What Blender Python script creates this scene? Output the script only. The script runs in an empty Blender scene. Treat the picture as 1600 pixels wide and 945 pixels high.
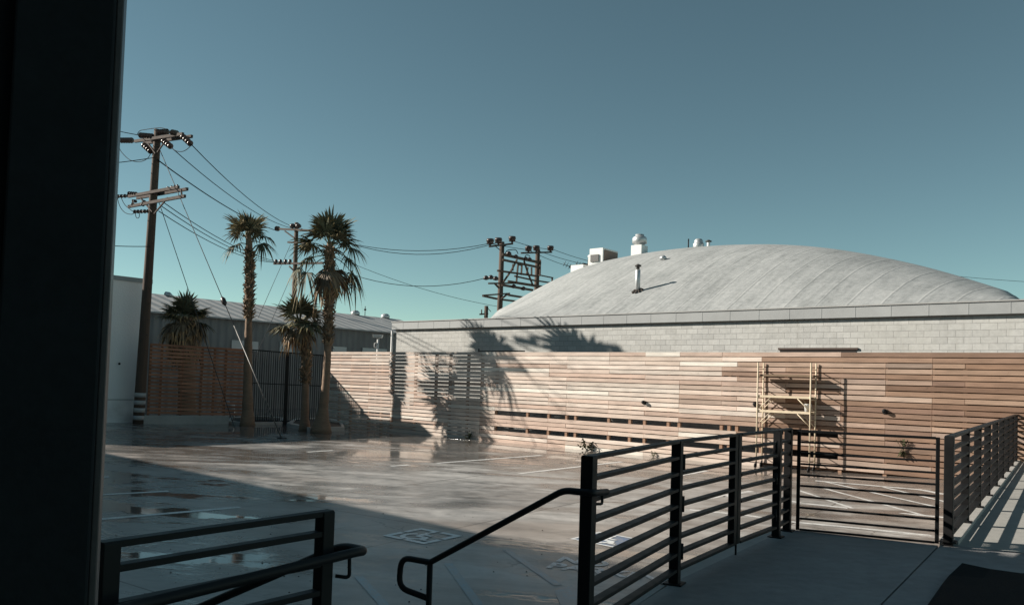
import bpy, bmesh, math, random
from mathutils import Vector as V
R = math.radians
scn = bpy.context.scene
col = scn.collection
random.seed(7)

# ------------------------------------------------------------------ camera model
F = 1250.0; PX, PY = 800.0, 551.0
EYE = V((0, 0, 1.5))
_p, _r = R(2.0), R(1.78)
_f = V((0, math.cos(_p), math.sin(_p))); _u0 = V((0, -math.sin(_p), math.cos(_p))); _r0 = V((1, 0, 0))
_ri = math.cos(_r) * _r0 + math.sin(_r) * _u0
_up = math.cos(_r) * _u0 - math.sin(_r) * _r0

def ray(x, y): return (_ri * ((x - PX) / F) - _up * ((y - PY) / F) + _f)
def at_y(x, y, Y):
    d = ray(x, y); return EYE + d * (Y / d.y)
def at_z(x, y, z):
    d = ray(x, y); return EYE + d * ((z - EYE.z) / d.z)
def at_pl(x, y, p, n):
    d = ray(x, y); return EYE + d * ((p - EYE).dot(n) / d.dot(n))
def at_vp(x, y, a, b):
    n = V((-(b - a).y, (b - a).x, 0)); return at_pl(x, y, a, n)

# ------------------------------------------------------------------ directions of the place
RD = V((.766, -.643, 0)).normalized()       # along the timber fence, to the right
ND = V((.643, .766, 0)).normalized()        # from the lot towards the fence
UD = V((.571, .821, 0)).normalized()        # along the walkway
SD = V((.985, -.174, 0)).normalized()       # the way sunlight travels over the ground
TANE = .468                                 # tangent of the sun's elevation
LOT = -.70
FP = V((6.9, 22.7, 0))                      # a point of the fence line
UPV = V((0, 0, 1))

def lot_z(x, y):
    t = min(max((x - 6.0) / 9.0, 0), 1)
    return LOT + .24 * t * t * (3 - 2 * t)
def on_lot(x, y, dz=0.0):
    z = LOT
    for _ in range(6):
        p = at_z(x, y, z + dz); z = lot_z(p.x, p.y)
    return at_z(x, y, z + dz)
def fence_pt(x, off=0.0, y=600):
    return at_pl(x, y, FP + ND * off, ND)

# ------------------------------------------------------------------ mesh helpers
class MB:
    def __init__(s): s.v = []; s.f = []; s.c = []; s.sm = []
    def face(s, pts, c=None, sm=False):
        i = len(s.v); s.v += [V(p) for p in pts]; s.f.append(list(range(i, i + len(pts)))); s.c.append(c); s.sm.append(sm)
    def hexa(s, q, c=None):                  # q: 4 bottom, 4 top points
        i = len(s.v); s.v += [V(p) for p in q]
        for f in ((3, 2, 1, 0), (4, 5, 6, 7), (0, 1, 5, 4), (1, 2, 6, 5), (2, 3, 7, 6), (3, 0, 4, 7)):
            s.f.append([i + k for k in f]); s.c.append(c); s.sm.append(False)
    def obox(s, o, a, b, h, c=None):         # corner o, edge vectors a,b,h
        if a.cross(b).dot(h) < 0: a, b = b, a
        s.hexa([o, o + a, o + a + b, o + b, o + h, o + a + h, o + a + b + h, o + b + h], c)
    def box(s, ctr, sx, sy, sz, ax=V((1, 0, 0)), c=None):   # ctr = centre of the base; ax horizontal
        ay = UPV.cross(ax)
        s.obox(ctr - ax * sx / 2 - ay * sy / 2, ax * sx, ay * sy, UPV * sz, c)
    def bar(s, p, q, w, h, up=UPV, c=None):
        d = (q - p).normalized(); sd = d.cross(up)
        if sd.length < 1e-4: sd = d.cross(V((1, 0, 0)))
        sd.normalize(); u = sd.cross(d)
        o = p - sd * w / 2 - u * h / 2
        s.obox(o, q - p, sd * w, u * h, c)
    def ring(s, c, ax, r, n, ph=0, sq=None):
        ax = ax.normalized(); a = ax.cross(V((0, 0, 1)) if abs(ax.z) < .9 else V((1, 0, 0))).normalized(); b = ax.cross(a)
        return [c + a * (math.cos(ph + 2 * math.pi * k / n) * r) + b * (math.sin(ph + 2 * math.pi * k / n) * r) for k in range(n)]
    def tube(s, pts, rad, n=8, c=None, caps=True, jit=0, sm=True):
        pts = [V(p) for p in pts]; m = len(pts)
        rr = rad if isinstance(rad, (list, tuple)) else [rad] * m
        i0 = len(s.v)
        # parallel transport frame
        t0 = (pts[1] - pts[0]).normalized()
        a = t0.cross(UPV if abs(t0.z) < .9 else V((1, 0, 0))).normalized()
        for k in range(m):
            t = (pts[min(k + 1, m - 1)] - pts[max(k - 1, 0)]).normalized()
            a = (a - t * a.dot(t)); a = a.normalized() if a.length > 1e-6 else t.orthogonal().normalized()
            b = t.cross(a)
            for j in range(n):
                an = 2 * math.pi * j / n
                q = rr[k] * (1 + (random.uniform(-jit, jit) if jit else 0))
                s.v.append(pts[k] + a * math.cos(an) * q + b * math.sin(an) * q)
        for k in range(m - 1):
            for j in range(n):
                j2 = (j + 1) % n
                s.f.append([i0 + k * n + j, i0 + k * n + j2, i0 + (k + 1) * n + j2, i0 + (k + 1) * n + j]); s.c.append(c); s.sm.append(sm)
        if caps:
            s.f.append([i0 + j for j in range(n)][::-1]); s.c.append(c); s.sm.append(False)
            s.f.append([i0 + (m - 1) * n + j for j in range(n)]); s.c.append(c); s.sm.append(False)
    def lathe(s, base, prof, n=14, ax=UPV, c=None):
        pts = [base + ax * h for r, h in prof]; rr = [max(r, .0005) for r, h in prof]
        i0 = len(s.v)
        for p, r in zip(pts, rr): s.v += s.ring(p, ax, r, n)
        for k in range(len(pts) - 1):
            for j in range(n):
                j2 = (j + 1) % n
                s.f.append([i0 + k * n + j, i0 + k * n + j2, i0 + (k + 1) * n + j2, i0 + (k + 1) * n + j]); s.c.append(c); s.sm.append(abs(prof[k][0] - prof[k + 1][0]) < .6 * abs(prof[k][1] - prof[k + 1][1]) + 1e-6)
        s.f.append([i0 + j for j in range(n)][::-1]); s.c.append(c); s.sm.append(False)
        s.f.append([i0 + (len(pts) - 1) * n + j for j in range(n)]); s.c.append(c); s.sm.append(False)
    def prism(s, poly, z0, z1, c=None):
        n = len(poly)
        ar = sum(poly[k][0] * poly[(k + 1) % n][1] - poly[(k + 1) % n][0] * poly[k][1] for k in range(n))
        if ar < 0: poly = poly[::-1]
        i = len(s.v)
        s.v += [V((p[0], p[1], z0)) for p in poly] + [V((p[0], p[1], z1)) for p in poly]
        s.f.append([i + k for k in range(n)][::-1]); s.c.append(c); s.sm.append(False)
        s.f.append([i + n + k for k in range(n)]); s.c.append(c); s.sm.append(False)
        for k in range(n):
            k2 = (k + 1) % n
            s.f.append([i + k, i + k2, i + n + k2, i + n + k]); s.c.append(c); s.sm.append(False)
    def build(s, name, mat, parent=None, bevel=0):
        me = bpy.data.meshes.new(name)
        off = V((0, 0, 0))
        if parent is not None:
            off = V(parent['_o']) if '_o' in parent else V(parent.location)
            q = parent
        me.from_pydata([tuple(p - off) for p in s.v], [], s.f)
        me.materials.append(mat)
        me.polygons.foreach_set('use_smooth', s.sm)
        if any(c is not None for c in s.c):
            at = me.color_attributes.new('Col', 'FLOAT_COLOR', 'CORNER')
            vals = []
            for p, c in zip(me.polygons, s.c):
                cc = c or (1, 1, 1)
                vals += [cc[0], cc[1], cc[2], 1.0] * p.loop_total
            at.data.foreach_set('color', vals)
        me.update()
        o = bpy.data.objects.new(name, me); col.objects.link(o)
        if parent is not None:
            o.parent = parent; o['_o'] = tuple(off)
        else:
            o['_o'] = (0., 0., 0.)
        if bevel:
            b = o.modifiers.new('bevel', 'BEVEL'); b.width = bevel; b.segments = 2; b.limit_method = 'ANGLE'
        return o

def tag(o, label=None, cat=None, group=None, kind=None):
    if label: o['label'] = label
    if cat: o['category'] = cat
    if group: o['group'] = group
    if kind: o['kind'] = kind
    return o
def thing(name, loc, label, cat, group=None):
    o = bpy.data.objects.new(name, None); col.objects.link(o); o.location = V(loc); o.empty_display_size = .1
    o['_o'] = tuple(loc)
    return tag(o, label, cat, group)

# ------------------------------------------------------------------ materials
def nodes(name):
    m = bpy.data.materials.new(name); m.use_nodes = True
    nt = m.node_tree; return m, nt, nt.nodes, nt.links, nt.nodes['Principled BSDF']
class N:                                     # tiny node-graph helper
    def __init__(s, nt): s.nt = nt
    def a(s, t, **kw):
        n = s.nt.nodes.new(t)
        for k, v in kw.items():
            if k.startswith('i_'):
                key = k[2:]; key = int(key) if key.isdigit() else key.replace('_', ' ')
                if isinstance(v, bpy.types.NodeSocket): s.nt.links.new(v, n.inputs[key])
                else: n.inputs[key].default_value = v
            else: setattr(n, k, v)
        return n
    def math(s, op, x, y=0.0, clamp=False):
        n = s.nt.nodes.new('ShaderNodeMath'); n.operation = op; n.use_clamp = clamp
        for i, v in enumerate((x, y)):
            if isinstance(v, bpy.types.NodeSocket): s.nt.links.new(v, n.inputs[i])
            else: n.inputs[i].default_value = v
        return n.outputs[0]
    def pos(s): return s.nt.nodes.new('ShaderNodeNewGeometry').outputs['Position']
    def local(s, ax, ay, az=UPV, scale=(1, 1, 1)):
        p = s.pos(); outs = []
        for v, k in zip((ax, ay, az), scale):
            n = s.nt.nodes.new('ShaderNodeVectorMath'); n.operation = 'DOT_PRODUCT'
            s.nt.links.new(p, n.inputs[0]); n.inputs[1].default_value = tuple(V(v) * k); outs.append(n.outputs['Value'])
        c = s.nt.nodes.new('ShaderNodeCombineXYZ')
        for i in range(3): s.nt.links.new(outs[i], c.inputs[i])
        return c.outputs[0]
    def noise(s, vec, scale, det=4, rough=.55, dist=0.0):
        n = s.nt.nodes.new('ShaderNodeTexNoise'); n.inputs['Scale'].default_value = scale; n.inputs['Detail'].default_value = det
        n.inputs['Roughness'].default_value = rough; n.inputs['Distortion'].default_value = dist
        if vec is not None: s.nt.links.new(vec, n.inputs['Vector'])
        return n.outputs['Fac']
    def ramp(s, f, stops):
        n = s.nt.nodes.new('ShaderNodeValToRGB'); s.nt.links.new(f, n.inputs[0]); e = n.color_ramp.elements
        while len(e) < len(stops): e.new(.5)
        for k, (p, c) in enumerate(stops):
            e[k].position = p; e[k].color = (c, c, c, 1) if isinstance(c, (int, float)) else (*c, 1)
        return n.outputs['Color']
    def step(s, f, lo, hi):
        n = s.nt.nodes.new('ShaderNodeMapRange'); n.interpolation_type = 'SMOOTHSTEP'
        s.nt.links.new(f, n.inputs['Value']); n.inputs['From Min'].default_value = lo; n.inputs['From Max'].default_value = hi
        return n.outputs['Result']
    def mix(s, f, a, b, mode='MIX'):
        n = s.nt.nodes.new('ShaderNodeMix'); n.data_type = 'RGBA'; n.blend_type = mode
        for k, v in ((0, f), (6, a), (7, b)):
            if isinstance(v, bpy.types.NodeSocket): s.nt.links.new(v, n.inputs[k])
            else: n.inputs[k].default_value = v if k == 0 else ((*v, 1) if len(v) == 3 else v)
        return n.outputs[2]
    def bump(s, h, dist, strength=1.0, nrm=None):
        n = s.nt.nodes.new('ShaderNodeBump'); s.nt.links.new(h, n.inputs['Height']); n.inputs['Distance'].default_value = dist
        n.inputs['Strength'].default_value = strength
        if nrm is not None: s.nt.links.new(nrm, n.inputs['Normal'])
        return n.outputs[0]

def mat_basic(name, c, rough=.6, metal=0.0, var=.18, scale=6.0, bump=.0, spec=.5, attr=False, stretch=None):
    m, nt, ns, lk, b = nodes(name); g = N(nt)
    vec = g.local(*stretch) if stretch else g.pos()
    n1 = g.noise(vec, scale, 5, .6); n2 = g.noise(vec, scale * .17, 3)
    f = g.math('ADD', g.math('MULTIPLY', n1, .6), g.math('MULTIPLY', n2, .4))
    v = g.math('ADD', g.math('MULTIPLY', g.math('SUBTRACT', f, .5), var * 4), 1.0)
    if attr:
        base = ns.new('ShaderNodeVertexColor'); base.layer_name = 'Col'; bc = base.outputs[0]
    else:
        rgb = ns.new('ShaderNodeRGB'); rgb.outputs[0].default_value = (*c, 1); bc = rgb.outputs[0]
    h = ns.new('ShaderNodeHueSaturation'); lk.new(bc, h.inputs['Color']); lk.new(v, h.inputs['Value'])
    lk.new(h.outputs[0], b.inputs['Base Color'])
    b.inputs['Roughness'].default_value = rough; b.inputs['Metallic'].default_value = metal; b.inputs['Specular IOR Level'].default_value = spec
    rr = g.math('ADD', g.math('MULTIPLY', g.math('SUBTRACT', n1, .5), .3), rough, True); lk.new(rr, b.inputs['Roughness'])
    if bump: lk.new(g.bump(n1, bump), b.inputs['Normal'])
    return m

M = {}
M['black_steel'] = mat_basic('black_painted_steel', (.0125, .0128, .0135), .55, 0, .3, 9, .001, spec=.22)
M['column_paint'] = mat_basic('black_column_paint', (.016, .020, .023), .7, 0, .35, 40, .0008, spec=.2)
M['galv'] = mat_basic('galvanised_metal', (.55, .56, .56), .42, .55, .12, 5)
M['white_metal'] = mat_basic('white_painted_metal', (.72, .72, .70), .5, 0, .08, 4)
M['shade_brown'] = mat_basic('shade_side_brown', (.24, .16, .12), .6, 0, .2, 4)  # brown standing in for shade on the air handler's side
M['dark'] = mat_basic('dark_rubber', (.010, .010, .011), .9, 0, .3, 60, .004, spec=.15)
M['wire'] = mat_basic('wire', (.016, .017, .02), .8, 0, .1, spec=.1)
M['guy'] = mat_basic('steel_strand', (.06, .06, .062), .7, 0, .1, spec=.2)
M['guard'] = mat_basic('pale_plastic_guard', (.10, .096, .09), .5, 0, .1)
M['pole'] = mat_basic('weathered_pole_wood', (.085, .055, .04), .85, 0, .3, 3, .01, stretch=(V((1, 0, 0)), V((0, 1, 0)), UPV, (6, 6, .5)))
M['arm'] = mat_basic('weathered_crossarm_wood', (.062, .044, .036), .9, 0, .35, 5)
M['insul'] = mat_basic('brown_insulator_glaze', (.05, .032, .03), .35, 0, .2)
M['trunk'] = mat_basic('palm_trunk', (.23, .155, .105), .9, 0, .35, 5, .02, stretch=(V((1, 0, 0)), V((0, 1, 0)), UPV, (1, 1, 5)))
M['boot'] = mat_basic('palm_boots', (.2, .14, .09), .9, 0, .35, 12, attr=True)
def mat_leaf(name):
    m = mat_basic(name, (1, 1, 1), .68, 0, .25, 6, attr=True, spec=.22)
    return m
M['frond'] = mat_leaf('palm_fronds')
M['scaf'] = mat_basic('cream_scaffold_paint', (.66, .55, .40), .5, 0, .15, 8)
M['ply'] = mat_basic('old_plank', (.20, .14, .09), .8, 0, .25, 8)
M['weed'] = mat_basic('weed_leaves', (.05, .058, .028), .85, 0, .3, 20, spec=.1)
M['stripe_w'] = mat_basic('reflective_white_band', (.38, .385, .385), .6, 0, .1)
M['glass'] = mat_basic('pale_window_panel', (.42, .44, .44), .25, 0, .12, 1.2)
M['white_wall'] = None

def mat_wall_white():
    m, nt, ns, lk, b = nodes('white_stucco'); g = N(nt)
    vec = g.local(ND, RD, UPV)
    n1 = g.noise(vec, 1.3, 5, .6); st = g.noise(g.local(ND, RD, UPV, (3, 3, .25)), 1.0, 4)
    low = ns.new('ShaderNodeSeparateXYZ'); lk.new(g.pos(), low.inputs[0])
    dirt = g.math('MULTIPLY', g.step(low.outputs[2], .9, -.7), g.step(n1, .35, .7))
    c = g.mix(g.math('MULTIPLY', st, .5), (.83, .835, .83), (.70, .71, .71))
    c = g.mix(g.math('MULTIPLY', dirt, .6), c, (.36, .35, .33))
    lk.new(c, b.inputs['Base Color']); b.inputs['Roughness'].default_value = .85
    lk.new(g.bump(g.noise(vec, 14, 4), .01), b.inputs['Normal']); return m
M['white_wall'] = mat_wall_white()

def mat_block():
    m, nt, ns, lk, b = nodes('concrete_block'); g = N(nt)
    v3 = g.local(RD, UPV, ND)
    br = ns.new('ShaderNodeTexBrick'); lk.new(v3, br.inputs['Vector'])
    br.offset = .5; br.inputs['Scale'].default_value = 1.0
    br.inputs['Brick Width'].default_value = .385; br.inputs['Row Height'].default_value = .178
    br.inputs['Mortar Size'].default_value = .007; br.inputs['Mortar Smooth'].default_value = .4; br.inputs['Bias'].default_value = -.1
    br.inputs['Color1'].default_value = (.53, .53, .51, 1); br.inputs['Color2'].default_value = (.42, .42, .405, 1); br.inputs['Mortar'].default_value = (.35, .35, .34, 1)
    n1 = g.noise(v3, .5, 5, .6); n2 = g.noise(v3, 9, 5, .7)
    c = g.mix(g.step(n1, .35, .75), br.outputs[0], (.50, .495, .46), 'MIX')
    c = g.mix(.6, br.outputs[0], c)
    v = g.math('ADD', g.math('MULTIPLY', n2, .5), .75)
    c = g.mix(1.0, c, ns.new('ShaderNodeCombineColor').outputs[0] if False else v, 'MULTIPLY')
    st = g.noise(g.local(RD, UPV, ND, (2.2, .25, 1)), 1.0, 5, .65)
    c = g.mix(g.math('MULTIPLY', g.step(st, .52, .75), .35), c, (.30, .29, .26))
    lk.new(c, b.inputs['Base Color']); b.inputs['Roughness'].default_value = .9
    hh = g.math('ADD', g.math('MULTIPLY', br.outputs['Fac'], -1.0), g.math('MULTIPLY', n2, .5))
    lk.new(g.bump(hh, .008), b.inputs['Normal']); return m
M['block'] = mat_block()

def mat_roof():
    m, nt, ns, lk, b = nodes('grey_roll_roofing'); g = N(nt)
    vec = g.local(RD, ND, UPV)
    sx = ns.new('ShaderNodeSeparateXYZ'); lk.new(vec, sx.inputs[0])
    u = g.math('ADD', sx.outputs[0], g.math('MULTIPLY', g.noise(vec, .5, 2), .10))
    fr = g.math('FRACT', g.math('MULTIPLY', u, 1 / .93)); d = g.math('ABSOLUTE', g.math('SUBTRACT', fr, .5))
    seam = g.step(d, .462, .5)
    cell = g.math('FLOOR', g.math('MULTIPLY', u, 1 / .93))
    wn = ns.new('ShaderNodeTexWhiteNoise'); wn.noise_dimensions = '1D'; lk.new(cell, wn.inputs['W'])
    n1 = g.noise(vec, .5, 6, .68); st = g.noise(g.local(RD, ND, UPV, (5.0, .35, .35)), 1.0, 6, .7); n3 = g.noise(vec, 6, 5, .7)
    v = g.math('ADD', g.math('MULTIPLY', g.math('SUBTRACT', n1, .5), .55), g.math('ADD', g.math('MULTIPLY', g.math('SUBTRACT', st, .5), .75), g.math('MULTIPLY', g.math('SUBTRACT', n3, .5), .75)))
    v = g.math('ADD', g.math('ADD', v, .47), g.math('MULTIPLY', wn.outputs[0], .06))
    c = g.ramp(v, [(.22, (.20, .21, .207)), (.50, (.335, .345, .34)), (.78, (.46, .465, .455))])
    lt = g.mix(g.math('MULTIPLY', seam, g.math('ADD', g.math('MULTIPLY', g.step(n1, .4, .6), .3), .12)), c, (.21, .215, .21))
    lk.new(lt, b.inputs['Base Color']); b.inputs['Roughness'].default_value = .88
    h = g.math('ADD', g.math('MULTIPLY', g.step(d, .44, .5), .7), g.math('MULTIPLY', n3, .5))
    lk.new(g.bump(h, .012, .8), b.inputs['Normal']); return m
M['roof'] = mat_roof()

def mat_corr(name, c, pitch, ax):
    m, nt, ns, lk, b = nodes(name); g = N(nt)
    vec = g.local(ax, UPV, UPV)
    sx = ns.new('ShaderNodeSeparateXYZ'); lk.new(vec, sx.inputs[0])
    s = g.math('SINE', g.math('MULTIPLY', sx.outputs[0], 2 * math.pi / pitch))
    n1 = g.noise(g.pos(), .6, 5, .6); n2 = g.noise(g.local(ax, UPV, UPV, (1.5, .15, 1)), 1.0, 4)
    v = g.math('ADD', g.math('MULTIPLY', n1, .5), g.math('ADD', g.math('MULTIPLY', n2, .4), .55))
    rgb = ns.new('ShaderNodeRGB'); rgb.outputs[0].default_value = (*c, 1)
    h = ns.new('ShaderNodeHueSaturation'); lk.new(rgb.outputs[0], h.inputs['Color']); lk.new(v, h.inputs['Value'])
    lk.new(h.outputs[0], b.inputs['Base Color']); b.inputs['Roughness'].default_value = .6
    lk.new(g.bump(s, .03), b.inputs['Normal']); return m
M['shed_wall'] = mat_corr('corrugated_shed_wall', (.155, .155, .155), .5, ND)
M['shed_roof'] = mat_corr('corrugated_shed_roof', (.36, .36, .355), .9, ND)

def mat_board(name, ax, spots=True, rough=.7):
    m, nt, ns, lk, b = nodes(name); g = N(nt)
    base = ns.new('ShaderNodeVertexColor'); base.layer_name = 'Col'
    nx = UPV.cross(ax)
    gr = g.noise(g.local(ax, nx, UPV, (.7, 8, 14)), 3.0, 6, .65, .6)
    big = g.noise(g.local(ax, nx, UPV, (.8, 1, 3)), 1.6, 4, .6)
    kn = g.noise(g.local(ax, nx, UPV, (2.2, 1, 6)), 1.3, 3, .6, 1.2)
    v = g.math('ADD', g.math('MULTIPLY', gr, .9), g.math('ADD', g.math('MULTIPLY', big, .75), .19))
    v = g.math('SUBTRACT', v, g.math('MULTIPLY', g.step(kn, .66, .74), .22))
    h = ns.new('ShaderNodeHueSaturation'); lk.new(base.outputs[0], h.inputs['Color']); lk.new(v, h.inputs['Value'])
    lk.new(h.outputs[0], b.inputs['Base Color']); b.inputs['Roughness'].default_value = rough; b.inputs['Specular IOR Level'].default_value = .3
    lk.new(g.bump(gr, .004), b.inputs['Normal']); return m
M['cedar'] = mat_board('cedar_boards', RD)
LB = (V((.94, .34, 0))).normalized()
M['stain'] = mat_board('stained_slats', V((.87, .49, 0)))

def mat_lot():
    m, nt, ns, lk, b = nodes('wet_lot_concrete'); g = N(nt)
    vec = g.local(UD, UPV.cross(UD), UPV)
    p = g.pos(); sx = ns.new('ShaderNodeSeparateXYZ'); lk.new(p, sx.inputs[0])
    n1 = g.noise(p, .35, 6, .62); n2 = g.noise(p, 3.0, 6, .65); n3 = g.noise(p, 60, 3)
    # joints
    br = ns.new('ShaderNodeTexBrick'); lk.new(vec, br.inputs['Vector']); br.offset = 0; br.squash = 1
    br.inputs['Scale'].default_value = 1; br.inputs['Brick Width'].default_value = 4.6; br.inputs['Row Height'].default_value = 3.7
    br.inputs['Mortar Size'].default_value = .014; br.inputs['Mortar Smooth'].default_value = .1
    br.inputs['Color1'].default_value = (.375, .36, .34, 1); br.inputs['Color2'].default_value = (.315, .30, .285, 1); br.inputs['Mortar'].default_value = (.075, .07, .065, 1)
    n4 = g.noise(g.local(V((.97, -.22, 0)), V((.22, .97, 0)), UPV, (.55, 1.5, 1)), 1.0, 6, .68, .5)
    v = g.math('ADD', g.math('MULTIPLY', n1, 1.5), g.math('ADD', g.math('MULTIPLY', n4, 2.3), g.math('MULTIPLY', n2, 1.3)))
    v = g.math('MINIMUM', g.math('MAXIMUM', g.math('SUBTRACT', v, 1.52), .42), 1.7)
    base = g.mix(1.0, br.outputs[0], v, 'MULTIPLY')
    warm = g.noise(g.local(V((1, 0, 0)), V((0, 1, 0)), UPV, (.14, .3, 1)), 1.0, 3)
    base = g.mix(g.math('MULTIPLY', g.step(warm, .42, .64), .5), base, (.28, .215, .17))
    # wet film: streaks lying roughly across the drive, more of it towards fence and left
    w1 = g.noise(g.local(V((.97, -.22, 0)), V((.22, .97, 0)), UPV, (.16, .62, 1)), 1.0, 6, .62, .8)
    w2 = g.noise(p, 1.1, 6, .65)
    far = g.step(sx.outputs[1], 15, 30); left = g.step(sx.outputs[0], 1, -8)
    dfn = ns.new('ShaderNodeVectorMath'); dfn.operation = 'DOT_PRODUCT'; lk.new(p, dfn.inputs[0]); dfn.inputs[1].default_value = tuple(ND)
    nf = g.step(dfn.outputs['Value'], FP.dot(ND) - 6.5, FP.dot(ND) - .5)
    wv = g.math('ADD', g.math('ADD', g.math('MULTIPLY', w1, .72), g.math('MULTIPLY', w2, .28)), g.math('ADD', g.math('MULTIPLY', left, .05), g.math('ADD', g.math('MULTIPLY', far, .03), g.math('MULTIPLY', nf, .14))))
    damp = g.step(wv, .465, .56); film = g.step(wv, .565, .61)
    vo = ns.new('ShaderNodeTexVoronoi'); vo.feature = 'DISTANCE_TO_EDGE'; vo.inputs['Scale'].default_value = .33
    pd = ns.new('ShaderNodeVectorMath'); pd.operation = 'ADD'; lk.new(p, pd.inputs[0])
    nz = ns.new('ShaderNodeTexNoise'); nz.inputs['Scale'].default_value = 1.6; nz.inputs['Detail'].default_value = 5; lk.new(p, nz.inputs['Vector']); lk.new(nz.outputs['Color'], pd.inputs[1]); lk.new(pd.outputs[0], vo.inputs['Vector'])
    crk = g.math('MULTIPLY', g.step(vo.outputs['Distance'], .007, .002), g.step(n1, .50, .58))
    base = g.mix(g.math('MULTIPLY', crk, .6), base, (.06, .055, .05))
    spt = g.step(g.noise(p, 3.4, 3, .5), .69, .76)
    base = g.mix(g.math('MULTIPLY', spt, .45), base, (.10, .09, .08))
    c = g.mix(g.math('MULTIPLY', damp, .68), base, (.085, .075, .068))
    lk.new(c, b.inputs['Base Color'])
    dry = g.math('ADD', g.math('MULTIPLY', n2, .24), .27)
    r = ns.new('ShaderNodeMix'); r.data_type = 'FLOAT'; lk.new(damp, r.inputs[0]); lk.new(dry, r.inputs[2]); r.inputs[3].default_value = .27
    r2 = ns.new('ShaderNodeMix'); r2.data_type = 'FLOAT'; lk.new(film, r2.inputs[0]); lk.new(r.outputs[0], r2.inputs[2]); r2.inputs[3].default_value = .045
    lk.new(r2.outputs[0], b.inputs['Roughness']); b.inputs['Specular IOR Level'].default_value = .5
    hh = g.math('MULTIPLY', g.math('ADD', g.math('MULTIPLY', n2, .6), g.math('MULTIPLY', n3, .25)), g.math('SUBTRACT', 1.0, g.math('MULTIPLY', film, .93)))
    hj = g.math('SUBTRACT', hh, g.math('MULTIPLY', br.outputs['Fac'], 1.5))
    lk.new(g.bump(hj, .006), b.inputs['Normal']); return m
M['lot'] = mat_lot()
def mat_concrete(name, c1, c2, rough=.75):
    m, nt, ns, lk, b = nodes(name); g = N(nt); p = g.pos()
    n1 = g.noise(p, .9, 6, .65); n2 = g.noise(p, 7, 6, .65); n3 = g.noise(p, 90, 2)
    f = g.math('ADD', g.math('MULTIPLY', n1, .55), g.math('MULTIPLY', n2, .45))
    c = g.ramp(f, [(.32, c1), (.68, c2)])
    sp = g.step(g.noise(p, 22, 2), .70, .76)
    c = g.mix(g.math('MULTIPLY', sp, .4), c, (.06, .06, .06))
    sc_ = g.step(g.noise(g.local(V((.9, .4, 0)), V((-.4, .9, 0)), UPV, (.6, 2.6, 1)), 1.6, 6, .7, .6), .52, .70)
    c = g.mix(g.math('MULTIPLY', sc_, .42), c, c1)
    lk.new(c, b.inputs['Base Color']); b.inputs['Roughness'].default_value = rough
    lk.new(g.bump(g.math('ADD', n2, g.math('MULTIPLY', n3, .4)), .004), b.inputs['Normal']); return m
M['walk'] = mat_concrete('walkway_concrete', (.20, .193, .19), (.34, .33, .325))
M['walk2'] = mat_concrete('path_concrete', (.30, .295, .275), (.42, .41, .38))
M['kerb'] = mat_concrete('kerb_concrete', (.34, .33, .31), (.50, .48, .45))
M['ground'] = mat_concrete('bare_ground', (.16, .15, .135), (.24, .22, .20), .9)
M['soil'] = mat_concrete('planter_soil', (.05, .04, .032), (.10, .08, .065), .95)
M['facade'] = mat_concrete('grey_plaster', (.18, .18, .18), (.22, .22, .22))
def mat_paint(name, c, wear=.5):
    m, nt, ns, lk, b = nodes(name); g = N(nt); p = g.pos()
    n1 = g.noise(p, 5, 6, .7); n2 = g.noise(p, 40, 3)
    w = g.step(g.math('ADD', g.math('MULTIPLY', n1, .7), g.math('MULTIPLY', n2, .3)), wear - .12, wear + .12)
    cc = g.mix(g.math('MULTIPLY', g.math('SUBTRACT', 1.0, w), .8), c, (.30, .29, .275))
    lk.new(cc, b.inputs['Base Color']); b.inputs['Roughness'].default_value = .34; return m
M['paint_w'] = mat_paint('white_line_paint', (.80, .80, .78), .45)
M['paint_w2'] = mat_paint('worn_white_paint', (.82, .84, .84), .38)
M['paint_b'] = mat_paint('worn_blue_paint', (.20, .36, .46), .55)

# ------------------------------------------------------------------ ground, lot, walkway
mb = MB(); S = 1500
mb.face([(-S, -S, -1.15), (S, -S, -1.15), (S, S, -1.15), (-S, S, -1.15)])
tag(mb.build('ground', M['ground']), 'bare flat ground reaching beyond the yards to the horizon', 'ground', kind='structure')
mb = MB(); xs = [-60 + i * 2 for i in range(56)]; ys = [-6 + i * 2 for i in range(38)]
for i in range(len(xs) - 1):
    for j in range(len(ys) - 1):
        q = [(xs[i], ys[j]), (xs[i + 1], ys[j]), (xs[i + 1], ys[j + 1]), (xs[i], ys[j + 1])]
        mb.face([(a, b_, lot_z(a, b_)) for a, b_ in q], sm=True)
tag(mb.build('parking_lot', M['lot']), 'wet grey concrete parking lot with joints and dark damp streaks', 'parking lot', kind='structure')

P1 = at_y(921, 712, 4.60); P2 = at_y(1059, 687, 6.13); P3 = at_y(1147, 679, 7.2); P4 = at_y(1213, 671, 8.12); P5 = at_y(1232.5, 669, 8.57)
RAIL = 1.088
def xy(p, z=0.0): return V((p.x, p.y, z))
p1, p2, p3, p4, p5 = [xy(p) for p in (P1, P2, P3, P4, P5)]
g1 = xy(at_z(1243, 828.5, 0)); g2 = xy(at_z(1468, 850.5, 0))
r1 = V((4.40, 8.02, 0))
LFT = -UPV.cross(UD) * -1      # left of the walking direction
LFT = UPV.cross(UD)
l1 = V((-1.33, 2.70, 0)); l2 = V((-.774, 3.43, 0))
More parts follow.
